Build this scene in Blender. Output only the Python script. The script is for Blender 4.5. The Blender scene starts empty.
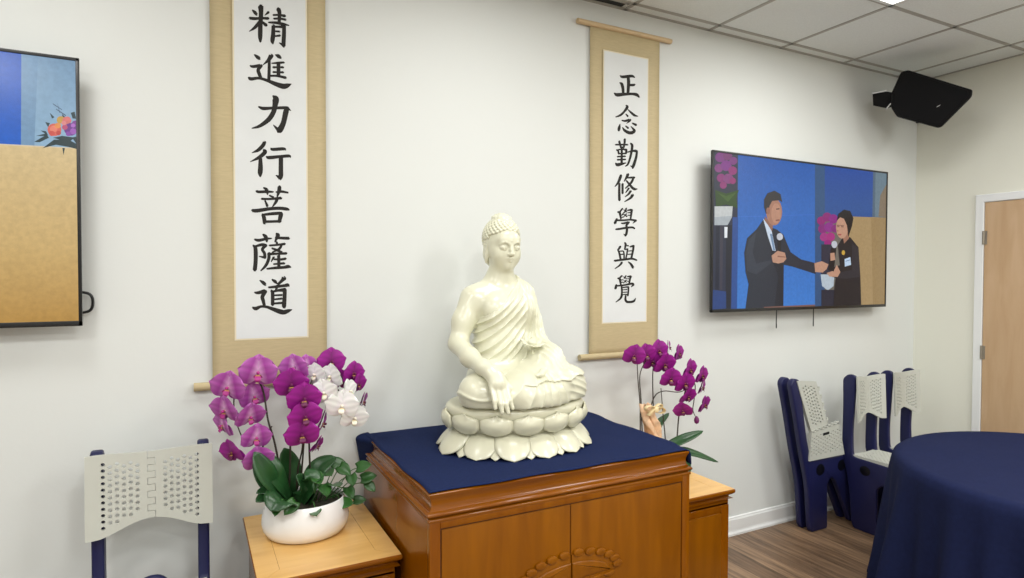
import bpy, bmesh, math, random
import numpy as np
from mathutils import Vector, Matrix

GLYPHS={'A':[[[0.189,2.653,0.00031454,6.37982e-05,-1.7301e-06,-0.00032526],[[[122,122,16],[150,150,36],[172,178,30]],[[312,150,34],[268,188,8]],[[92,220,34],[150,226,36],[230,222,30],[310,226,34]],[[220,80,62],[224,160,50],[216,300,50],[214,440,50],[216,510,24]],[[205,270,40],[150,335,36],[85,380,8]],[[235,265,24],[285,310,40]],[[370,185,24],[440,185,24],[510,198,36]],[[378,230,24],[450,230,26],[520,244,28]],[[430,112,50],[445,160,44],[440,290,36]],[[315,275,20],[400,280,32],[480,296,34],[560,316,14]],[[370,315,40],[368,420,48],[360,500,48],[366,540,14]],[[370,328,26],[440,330,28],[500,330,44]],[[500,325,44],[500,420,46],[495,520,48],[500,575,36]],[[495,560,44],[440,528,8]],[[390,385,20],[445,390,24]],[[390,445,20],[450,440,28]]]],[[0.188,2.465,0.00031454,5.34125e-05,-1.7301e-06,-0.00032526],[[[145,80,16],[180,110,40],[205,130,36]],[[95,215,18],[130,225,34],[210,215,40]],[[222,215,44],[190,265,40],[200,310,40],[222,370,36]],[[80,360,30],[110,375,40],[200,368,32],[300,400,36],[400,445,50],[490,475,62],[540,468,54],[588,450,12]],[[345,95,56],[310,150,40],[245,208,8]],[[322,130,30],[320,250,36],[316,390,36]],[[395,85,14],[430,100,44],[460,125,26]],[[350,188,14],[430,184,28],[500,180,24]],[[370,238,28],[430,238,20],[490,240,28]],[[370,297,26],[430,300,20],[490,302,28]],[[335,342,24],[420,345,28],[520,370,32]],[[432,190,44],[432,345,44]]]],[[0.187,2.292,0.00031454,4.30267e-05,-1.7301e-06,-0.00032526],[[[195,180,20],[250,200,40],[350,197,34],[500,195,38],[545,205,50]],[[540,200,46],[525,240,64],[510,310,62],[490,390,62],[450,470,70],[430,490,40]],[[440,480,50],[370,405,10]],[[540,200,40],[585,232,8]],[[365,45,16],[398,85,74],[390,170,60],[370,250,56],[320,330,56],[240,395,44],[180,425,32],[115,440,12]]]],[[0.186,2.119,0.00031454,3.41246e-05,-1.7301e-06,-0.00032699],[[[265,75,40],[245,115,44],[190,170,40],[115,203,8]],[[258,172,36],[268,200,48],[200,260,40],[95,312,8]],[[215,275,40],[216,380,54],[212,450,54],[215,495,20]],[[340,150,18],[365,165,36],[495,160,36],[522,178,10]],[[285,250,16],[320,265,40],[450,255,36],[560,250,36],[582,270,10]],[[462,270,50],[462,420,52],[462,500,50],[458,540,20]],[[450,515,50],[400,485,8]]]],[[0.185,1.938,0.00031454,2.22552e-05,-3.46021e-06,-0.00032872],[[[170,112,30],[200,120,32],[290,118,32],[370,122,18]],[[255,70,20],[290,95,36],[302,150,20]],[[405,125,20],[470,118,30],[550,132,22]],[[445,60,44],[440,110,44],[418,180,18]],[[325,165,20],[375,190,24]],[[232,205,26],[330,208,26],[465,198,34]],[[270,225,18],[300,295,32]],[[420,200,36],[400,250,34],[360,305,12]],[[122,345,36],[180,348,44],[330,328,38],[450,324,38],[530,335,38],[565,345,20]],[[240,395,28],[258,430,44],[270,500,44]],[[240,400,24],[350,390,36],[450,385,38]],[[462,385,44],[462,410,52],[445,490,40]],[[265,485,30],[460,485,30]]]],[[0.183,1.756,0.000316024,1.18694e-05,-1.7301e-06,-0.00032872],[[[150,140,24],[200,150,36],[290,132,28],[350,128,16]],[[250,80,26],[280,110,44],[295,165,26]],[[400,120,26],[480,125,34],[560,128,36]],[[410,70,28],[425,95,50],[390,170,16]],[[130,210,20],[158,250,44],[160,400,46],[150,510,46]],[[150,225,24],[230,205,36],[280,215,40]],[[282,212,38],[240,260,34],[265,310,34],[270,360,36]],[[272,362,34],[200,345,10]],[[325,215,24],[400,210,24],[510,198,30]],[[410,175,28],[420,205,24]],[[470,215,28],[440,260,30],[360,298,16]],[[355,250,22],[420,275,30],[475,305,30]],[[310,320,34],[400,318,28],[530,316,30]],[[318,310,36],[315,380,36],[280,460,34],[222,522,16]],[[375,360,28],[345,415,12]],[[375,385,20],[450,390,26],[520,382,30]],[[375,445,20],[440,442,24],[505,438,28]],[[435,340,36],[438,480,36]],[[295,500,20],[400,492,32],[500,488,34],[550,480,40],[585,490,14]]]],[[0.182,1.582,0.000316024,0.0,-1.7301e-06,-0.00033218],[[[210,102,14],[250,130,40],[275,155,32]],[[148,248,20],[190,252,36],[270,230,44]],[[275,235,44],[240,300,44],[250,350,40],[262,405,34]],[[125,430,24],[165,442,44],[220,420,30],[290,425,32],[370,455,44],[450,485,56],[500,495,54],[550,480,44],[598,465,12]],[[355,92,18],[390,115,38],[415,140,20]],[[500,75,60],[480,100,40],[430,150,30]],[[315,188,24],[400,180,32],[500,168,34],[545,162,44],[565,175,14]],[[425,165,40],[395,230,16]],[[345,225,26],[362,260,40],[362,400,40]],[[365,240,26],[430,225,30],[510,220,50]],[[510,220,46],[508,300,46],[500,420,50],[495,438,24]],[[385,285,20],[475,282,24]],[[385,335,20],[475,325,26]],[[380,385,24],[490,378,28]]]]],'B':[[[1.934,2.656,0.000413947,6.23145e-05,3.46021e-06,-0.000323529],[[[238,125,20],[280,145,44],[420,132,44],[470,155,20]],[[365,150,48],[372,250,50],[362,400,44]],[[380,278,36],[440,280,40],[472,275,32]],[[232,238,20],[262,262,44],[280,330,44],[285,405,40]],[[142,405,16],[190,435,56],[300,428,48],[420,425,40],[500,440,50],[545,482,24]]]],[[1.936,2.479,0.000412463,5.34125e-05,1.7301e-06,-0.000323529],[[[335,55,26],[350,85,44],[300,160,34],[240,215,34],[168,243,18]],[[360,120,14],[420,180,34],[470,220,36],[525,236,14]],[[330,198,18],[360,232,32]],[[265,300,20],[320,310,34],[390,290,36]],[[400,290,36],[385,315,30],[340,352,10]],[[235,360,14],[222,420,44],[215,465,36]],[[275,415,14],[310,465,40],[380,505,50],[440,505,54]],[[440,505,54],[465,470,44],[410,400,12]],[[325,392,18],[365,428,34]],[[435,350,24],[495,380,40]]]],[[1.937,2.302,0.000413947,4.30267e-05,1.7301e-06,-0.00032526],[[[165,140,26],[260,140,28],[360,142,26]],[[222,85,34],[240,150,30],[250,190,28]],[[310,50,36],[308,110,32],[295,190,28]],[[250,180,20],[300,180,20]],[[180,225,24],[205,240,28],[215,290,30]],[[200,225,24],[270,215,26],[335,225,34]],[[338,222,34],[330,285,32]],[[215,285,24],[330,285,26]],[[265,180,30],[262,300,34],[262,450,36]],[[195,335,26],[320,330,26]],[[195,385,28],[322,382,26]],[[165,440,20],[195,465,52],[260,455,40],[330,440,16]],[[355,265,18],[430,245,30],[490,245,44]],[[500,245,40],[505,280,36],[490,370,40],[455,480,46],[438,530,28]],[[445,510,44],[400,488,8]],[[405,120,28],[430,160,40],[415,280,36],[385,400,32],[355,470,30],[318,495,14]]]],[[1.938,2.125,0.00041543,3.26409e-05,3.46021e-06,-0.00032699],[[[250,85,36],[240,120,44],[205,205,36],[155,268,14]],[[225,220,34],[222,360,38],[225,490,40]],[[275,225,34],[275,380,34]],[[360,70,46],[345,110,40],[300,185,16]],[[345,130,20],[400,125,30],[465,125,36]],[[450,125,30],[430,180,36],[390,235,34],[320,300,18]],[[335,175,26],[390,240,34],[430,290,40],[470,315,40],[515,312,12]],[[375,300,34],[325,370,16]],[[405,345,38],[370,395,30],[315,438,14]],[[435,410,48],[400,460,36],[305,518,14]]]],[[1.939,1.947,0.00041543,2.22552e-05,3.46021e-06,-0.00032699],[[[200,130,26],[230,140,40],[240,190,30],[252,245,26]],[[275,75,26],[240,120,26]],[[250,185,20],[290,170,18]],[[250,215,20],[290,215,18]],[[335,70,26],[320,120,26],[275,160,12]],[[295,95,16],[345,130,22]],[[340,160,22],[290,215,14]],[[295,165,14],[345,205,24]],[[355,105,20],[415,95,34]],[[425,95,36],[420,130,36],[405,245,26]],[[360,145,16],[410,140,18]],[[360,185,16],[410,185,18]],[[185,240,28],[155,310,44]],[[175,265,30],[300,265,28],[400,258,28],[490,275,36]],[[492,272,36],[440,320,10]],[[255,315,20],[300,315,30],[370,298,34]],[[375,300,34],[335,350,34]],[[335,345,34],[345,420,36],[335,490,36],[318,525,24]],[[325,520,30],[292,490,10]],[[170,410,26],[230,405,32],[330,390,32],[430,385,30],[470,405,26]]]],[[1.941,1.768,0.00041543,1.33531e-05,1.7301e-06,-0.00032699],[[[240,140,36],[215,180,30]],[[200,185,26],[225,250,30],[245,350,32]],[[230,215,18],[280,212,20]],[[240,270,18],[290,265,20]],[[290,215,22],[300,270,24],[300,340,24]],[[312,75,24],[325,110,34],[310,185,24]],[[330,120,18],[370,130,22]],[[310,190,18],[360,180,24]],[[355,190,24],[345,260,24],[330,330,24]],[[395,145,22],[450,130,36]],[[452,130,36],[445,200,32],[415,340,32]],[[370,215,16],[430,210,18]],[[360,270,16],[420,265,18]],[[150,370,34],[230,360,32],[330,350,34],[430,342,32],[505,368,26]],[[265,400,36],[230,445,28],[155,498,14]],[[365,392,14],[410,430,34],[445,490,40]]]],[[1.942,1.6,0.000416914,2.96736e-06,1.7301e-06,-0.00032872],[[[200,135,24],[230,145,38],[240,200,28],[250,240,26]],[[265,95,30],[235,125,24]],[[250,165,18],[285,160,16]],[[250,200,18],[285,200,16]],[[330,95,24],[300,140,18]],[[290,110,14],[335,140,20]],[[335,165,20],[290,215,12]],[[295,170,12],[335,200,20]],[[350,110,18],[405,105,36]],[[408,105,34],[395,150,28],[378,240,26]],[[350,145,14],[395,145,16]],[[350,185,14],[390,185,16]],[[175,240,28],[165,300,40]],[[185,258,26],[300,248,28],[420,225,34],[450,240,40]],[[450,242,38],[415,280,12]],[[260,270,28],[265,350,28],[262,410,30]],[[270,290,18],[330,280,22],[370,280,30]],[[370,280,28],[368,350,26],[360,420,28]],[[280,325,14],[345,320,18]],[[280,365,14],[345,362,18]],[[275,402,14],[355,400,20]],[[265,410,34],[240,465,30],[170,520,14]],[[325,415,24],[322,490,34],[350,525,34]],[[340,525,34],[420,525,36],[465,510,34]],[[465,508,34],[485,465,10]]]]]}
PIC_RIGHT=[[[36,88,178],[[2.636,2.286],[4.255,2.276],[4.25,1.363],[2.632,1.374]]],[[[34,92,178],[60,128,212]],[[2.824,2.283],[3.499,2.279],[3.517,1.369],[2.832,1.375]]],[[[52,108,200],[56,116,206]],[[2.835,1.916],[3.505,1.961],[3.505,1.956],[2.835,1.912]]],[[[30,74,160],[40,84,150]],[[3.499,2.279],[4.087,2.278],[4.095,1.969],[3.505,1.942]]],[[48,84,128],[[3.499,2.279],[3.593,2.278],[3.612,1.369],[3.517,1.369]]],[[106,128,142],[[4.087,2.278],[4.255,2.276],[4.255,1.976],[4.087,1.968]]],[[84,104,124],[[4.087,2.278],[4.115,2.277],[4.114,1.97],[4.087,1.968]]],[[112,108,100],[[3.6,1.946],[4.255,1.976],[4.25,1.363],[3.612,1.369]]],[[172,146,104],[[3.831,1.962],[4.255,1.971],[4.254,1.363],[3.859,1.364]]],[[160,134,92],[[4.075,1.963],[4.255,1.971],[4.254,1.363],[4.11,1.363]]],[[132,116,96],[[4.17,2.12],[4.253,2.199],[4.251,1.976],[4.154,1.976]]],[[40,46,70],[[2.636,2.286],[2.827,2.283],[2.832,1.375],[2.632,1.374]]],[[24,30,52],[[2.659,1.853],[2.687,1.854],[2.686,1.491],[2.658,1.491]]],[[60,58,74],[[2.692,1.854],[2.715,1.855],[2.714,1.491],[2.692,1.491]]],[[22,26,44],[[2.738,1.862],[2.784,1.864],[2.779,1.377],[2.739,1.378]]],[[38,78,150],[[2.789,1.91],[2.833,1.912],[2.832,1.375],[2.785,1.377]]],[[36,66,128],[[2.641,1.491],[2.743,1.48],[2.745,1.382],[2.637,1.376]]],[[124,49,127],[[2.727,2.249],[2.723,2.236],[2.712,2.225],[2.696,2.219],[2.679,2.217],[2.663,2.221],[2.652,2.23],[2.648,2.242],[2.652,2.255],[2.662,2.266],[2.678,2.273],[2.696,2.275],[2.711,2.271],[2.723,2.262]]],[[120,48,112],[[2.781,2.265],[2.777,2.252],[2.767,2.242],[2.752,2.236],[2.736,2.234],[2.721,2.238],[2.711,2.247],[2.707,2.258],[2.71,2.27],[2.72,2.28],[2.735,2.287],[2.752,2.288],[2.767,2.284],[2.777,2.276]]],[[124,51,127],[[2.822,2.237],[2.819,2.227],[2.81,2.218],[2.797,2.212],[2.783,2.211],[2.771,2.215],[2.762,2.222],[2.758,2.231],[2.761,2.242],[2.77,2.25],[2.783,2.256],[2.797,2.257],[2.81,2.254],[2.819,2.247]]],[[132,55,127],[[2.711,2.186],[2.707,2.175],[2.698,2.166],[2.685,2.16],[2.67,2.159],[2.656,2.162],[2.647,2.17],[2.643,2.181],[2.646,2.191],[2.656,2.201],[2.669,2.207],[2.684,2.208],[2.698,2.204],[2.707,2.196]]],[[128,44,136],[[2.776,2.206],[2.772,2.192],[2.76,2.18],[2.743,2.173],[2.724,2.171],[2.707,2.176],[2.695,2.186],[2.691,2.199],[2.695,2.212],[2.706,2.224],[2.723,2.232],[2.742,2.233],[2.759,2.229],[2.772,2.219]]],[[146,42,118],[[2.82,2.18],[2.817,2.169],[2.807,2.159],[2.793,2.154],[2.778,2.152],[2.764,2.156],[2.754,2.164],[2.751,2.175],[2.754,2.186],[2.763,2.195],[2.777,2.201],[2.792,2.202],[2.806,2.199],[2.816,2.191]]],[[138,46,118],[[2.728,2.131],[2.725,2.12],[2.716,2.111],[2.702,2.105],[2.687,2.104],[2.674,2.108],[2.664,2.116],[2.661,2.126],[2.664,2.137],[2.673,2.147],[2.687,2.152],[2.702,2.154],[2.715,2.15],[2.725,2.142]]],[[134,56,124],[[2.792,2.132],[2.788,2.119],[2.777,2.108],[2.761,2.101],[2.743,2.1],[2.727,2.105],[2.715,2.114],[2.711,2.126],[2.715,2.139],[2.726,2.15],[2.742,2.157],[2.76,2.158],[2.776,2.154],[2.787,2.144]]],[[144,50,118],[[2.74,2.091],[2.738,2.082],[2.73,2.074],[2.718,2.069],[2.706,2.068],[2.695,2.072],[2.687,2.078],[2.684,2.087],[2.686,2.096],[2.694,2.104],[2.705,2.109],[2.718,2.109],[2.729,2.106],[2.737,2.1]]],[[146,38,112],[[2.812,2.121],[2.81,2.113],[2.802,2.105],[2.792,2.101],[2.78,2.1],[2.77,2.103],[2.763,2.109],[2.76,2.117],[2.762,2.125],[2.77,2.132],[2.78,2.137],[2.791,2.138],[2.802,2.135],[2.809,2.129]]],[[44,74,30],[[2.65,2.058],[2.735,2.043],[2.836,2.07],[2.816,2.016],[2.829,1.964],[2.736,1.98],[2.657,1.962]]],[[66,98,40],[[2.667,2.045],[2.736,2.028],[2.816,2.054],[2.75,1.996]]],[[204,208,208],[[2.646,1.965],[2.788,1.973],[2.783,1.91],[2.749,1.862],[2.647,1.858]]],[[176,184,190],[[2.647,1.904],[2.786,1.918],[2.749,1.862],[2.647,1.858]]],[[240,244,250],[[2.724,1.851],[2.749,1.852],[2.747,1.789],[2.725,1.789]]],[[150,36,118],[[3.607,1.924],[3.603,1.911],[3.592,1.901],[3.575,1.895],[3.556,1.895],[3.539,1.899],[3.528,1.908],[3.523,1.92],[3.527,1.932],[3.538,1.942],[3.555,1.948],[3.574,1.949],[3.591,1.945],[3.603,1.936]]],[[142,38,118],[[3.667,1.949],[3.663,1.936],[3.65,1.925],[3.632,1.919],[3.611,1.918],[3.593,1.923],[3.58,1.933],[3.575,1.945],[3.579,1.959],[3.592,1.97],[3.61,1.976],[3.63,1.977],[3.649,1.972],[3.662,1.962]]],[[141,37,133],[[3.728,1.941],[3.724,1.927],[3.711,1.916],[3.693,1.909],[3.672,1.909],[3.653,1.914],[3.64,1.924],[3.635,1.936],[3.639,1.95],[3.652,1.961],[3.671,1.968],[3.691,1.968],[3.71,1.964],[3.723,1.954]]],[[138,42,124],[[3.626,1.873],[3.622,1.86],[3.609,1.849],[3.591,1.843],[3.57,1.842],[3.552,1.847],[3.539,1.857],[3.535,1.87],[3.539,1.883],[3.551,1.894],[3.569,1.901],[3.59,1.901],[3.608,1.896],[3.621,1.886]]],[[144,48,142],[[3.693,1.885],[3.689,1.871],[3.675,1.859],[3.655,1.852],[3.633,1.851],[3.613,1.857],[3.599,1.868],[3.594,1.882],[3.598,1.896],[3.612,1.908],[3.632,1.915],[3.654,1.916],[3.674,1.91],[3.688,1.899]]],[[136,42,124],[[3.741,1.878],[3.737,1.866],[3.726,1.857],[3.71,1.851],[3.693,1.851],[3.677,1.855],[3.666,1.864],[3.661,1.875],[3.665,1.886],[3.676,1.895],[3.692,1.901],[3.709,1.902],[3.725,1.897],[3.737,1.889]]],[[166,53,133],[[3.638,1.82],[3.634,1.808],[3.622,1.798],[3.605,1.792],[3.586,1.792],[3.569,1.797],[3.557,1.806],[3.553,1.818],[3.557,1.83],[3.568,1.84],[3.585,1.846],[3.604,1.847],[3.621,1.842],[3.633,1.832]]],[[172,48,130],[[3.702,1.825],[3.698,1.812],[3.686,1.802],[3.669,1.796],[3.65,1.796],[3.633,1.801],[3.621,1.81],[3.616,1.822],[3.62,1.834],[3.632,1.844],[3.649,1.85],[3.668,1.851],[3.685,1.846],[3.697,1.837]]],[[156,34,124],[[3.667,1.782],[3.664,1.771],[3.654,1.763],[3.64,1.758],[3.624,1.758],[3.61,1.762],[3.6,1.77],[3.596,1.78],[3.599,1.79],[3.609,1.798],[3.623,1.803],[3.639,1.804],[3.653,1.8],[3.663,1.792]]],[[44,46,66],[[3.568,1.772],[3.696,1.775],[3.7,1.576],[3.572,1.576]]],[[186,200,212],[[3.565,1.581],[3.7,1.581],[3.694,1.506],[3.638,1.478],[3.581,1.507]]],[[36,40,58],[[3.574,1.483],[3.709,1.482],[3.719,1.367],[3.576,1.367]]],[[40,46,60],[[3.046,1.912],[2.982,1.845],[2.906,1.792],[2.884,1.706],[2.896,1.593],[2.923,1.522],[2.899,1.376],[3.224,1.378],[3.224,1.639],[3.302,1.628],[3.517,1.583],[3.532,1.65],[3.379,1.674],[3.283,1.717],[3.216,1.823],[3.16,1.851],[3.084,1.87]]],[[30,35,47],[[3.095,1.834],[3.139,1.711],[3.219,1.639],[3.224,1.378],[3.145,1.377],[3.174,1.565],[3.108,1.696]]],[[54,60,74],[[2.982,1.83],[2.922,1.786],[2.9,1.707],[2.909,1.6],[2.986,1.579],[3.109,1.645],[3.117,1.667],[2.985,1.644],[2.954,1.708]]],[[150,108,92],[[3.054,1.927],[3.126,1.872],[3.114,1.836],[3.047,1.886]]],[[210,224,242],[[3.038,1.914],[3.084,1.873],[3.114,1.839],[3.15,1.723],[3.124,1.723],[3.081,1.809]]],[[120,150,184],[[3.098,1.824],[3.118,1.825],[3.145,1.726],[3.129,1.723]]],[[176,126,104],[[3.203,1.96],[3.199,1.932],[3.187,1.906],[3.169,1.887],[3.147,1.877],[3.122,1.876],[3.1,1.884],[3.081,1.902],[3.069,1.926],[3.064,1.953],[3.068,1.981],[3.079,2.006],[3.097,2.025],[3.12,2.036],[3.144,2.037],[3.167,2.029],[3.186,2.012],[3.198,1.988]]],[[192,142,118],[[3.193,1.951],[3.189,1.924],[3.177,1.902],[3.161,1.889],[3.142,1.888],[3.125,1.899],[3.113,1.92],[3.108,1.947],[3.112,1.973],[3.123,1.995],[3.14,2.008],[3.158,2.009],[3.176,1.998],[3.188,1.977]]],[[52,50,54],[[3.062,1.941],[3.045,1.981],[3.044,2.027],[3.073,2.066],[3.133,2.085],[3.186,2.068],[3.204,2.019],[3.174,2.029],[3.115,2.022],[3.093,1.992],[3.083,1.954]]],[[160,110,92],[[3.097,1.961],[3.094,1.948],[3.086,1.939],[3.076,1.939],[3.068,1.946],[3.064,1.959],[3.067,1.972],[3.075,1.98],[3.086,1.981],[3.094,1.973]]],[[84,58,52],[[3.15,1.978],[3.179,1.982],[3.179,1.975],[3.15,1.97]]],[[140,84,76],[[3.146,1.91],[3.18,1.915],[3.181,1.906],[3.149,1.902]]],[[30,32,38],[[3.165,1.8],[3.199,1.801],[3.193,1.705],[3.167,1.704]]],[[206,210,220],[[3.212,1.81],[3.21,1.8],[3.202,1.792],[3.191,1.788],[3.179,1.787],[3.167,1.791],[3.16,1.799],[3.157,1.808],[3.159,1.818],[3.167,1.826],[3.178,1.83],[3.19,1.831],[3.201,1.827],[3.209,1.82]]],[[196,150,126],[[3.114,1.693],[3.167,1.723],[3.231,1.713],[3.245,1.676],[3.219,1.654],[3.172,1.646],[3.126,1.653]]],[[150,104,86],[[3.167,1.694],[3.236,1.689],[3.236,1.683],[3.167,1.685]]],[[196,150,126],[[3.504,1.652],[3.574,1.665],[3.64,1.646],[3.622,1.615],[3.584,1.593],[3.512,1.596]]],[[28,28,36],[[3.774,1.818],[3.855,1.826],[3.942,1.762],[3.967,1.565],[3.98,1.362],[3.694,1.363],[3.701,1.503],[3.714,1.559],[3.646,1.571],[3.693,1.628],[3.753,1.641],[3.729,1.769]]],[[42,42,52],[[3.874,1.786],[3.942,1.755],[3.962,1.565],[3.817,1.553],[3.714,1.559],[3.766,1.597],[3.878,1.61]]],[[164,118,98],[[3.773,1.852],[3.839,1.867],[3.84,1.816],[3.792,1.783]]],[[198,152,128],[[3.831,1.889],[3.828,1.864],[3.818,1.842],[3.802,1.825],[3.782,1.816],[3.761,1.815],[3.741,1.823],[3.724,1.839],[3.713,1.86],[3.709,1.885],[3.712,1.909],[3.722,1.931],[3.738,1.948],[3.758,1.957],[3.779,1.958],[3.799,1.951],[3.816,1.935],[3.827,1.914]]],[[26,24,28],[[3.715,1.929],[3.729,1.973],[3.787,2.004],[3.851,1.998],[3.885,1.952],[3.871,1.9],[3.835,1.826],[3.819,1.901],[3.788,1.944],[3.749,1.952]]],[[120,88,78],[[3.714,1.902],[3.789,1.902],[3.789,1.899],[3.714,1.899]]],[[150,112,96],[[3.716,1.899],[3.745,1.898],[3.743,1.887],[3.719,1.888]]],[[150,112,96],[[3.757,1.899],[3.787,1.898],[3.784,1.887],[3.76,1.888]]],[[178,132,110],[[3.717,1.871],[3.736,1.868],[3.731,1.857],[3.714,1.86]]],[[170,86,84],[[3.727,1.844],[3.766,1.846],[3.761,1.835],[3.732,1.834]]],[[196,150,126],[[3.622,1.59],[3.693,1.606],[3.722,1.644],[3.759,1.597],[3.733,1.565],[3.651,1.567]]],[[24,24,30],[[3.662,1.752],[3.714,1.753],[3.694,1.6],[3.636,1.609]]],[[200,204,214],[[3.724,1.775],[3.721,1.765],[3.713,1.757],[3.702,1.752],[3.689,1.752],[3.677,1.756],[3.669,1.764],[3.666,1.774],[3.668,1.784],[3.676,1.793],[3.688,1.797],[3.701,1.798],[3.712,1.794],[3.72,1.786]]],[[196,150,126],[[3.655,1.718],[3.696,1.722],[3.706,1.675],[3.659,1.668]]],[[196,218,242],[[3.799,1.682],[3.858,1.696],[3.867,1.645],[3.803,1.632]]],[[120,150,190],[[3.809,1.67],[3.854,1.68],[3.854,1.674],[3.809,1.664]]],[[210,170,70],[[3.803,1.724],[3.801,1.717],[3.797,1.711],[3.79,1.708],[3.782,1.708],[3.775,1.711],[3.77,1.716],[3.769,1.723],[3.77,1.73],[3.775,1.735],[3.782,1.739],[3.789,1.739],[3.796,1.736],[3.801,1.73]]],[[128,92,84],[[3.051,1.385],[3.514,1.39],[3.514,1.372],[3.055,1.369]]]]
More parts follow.
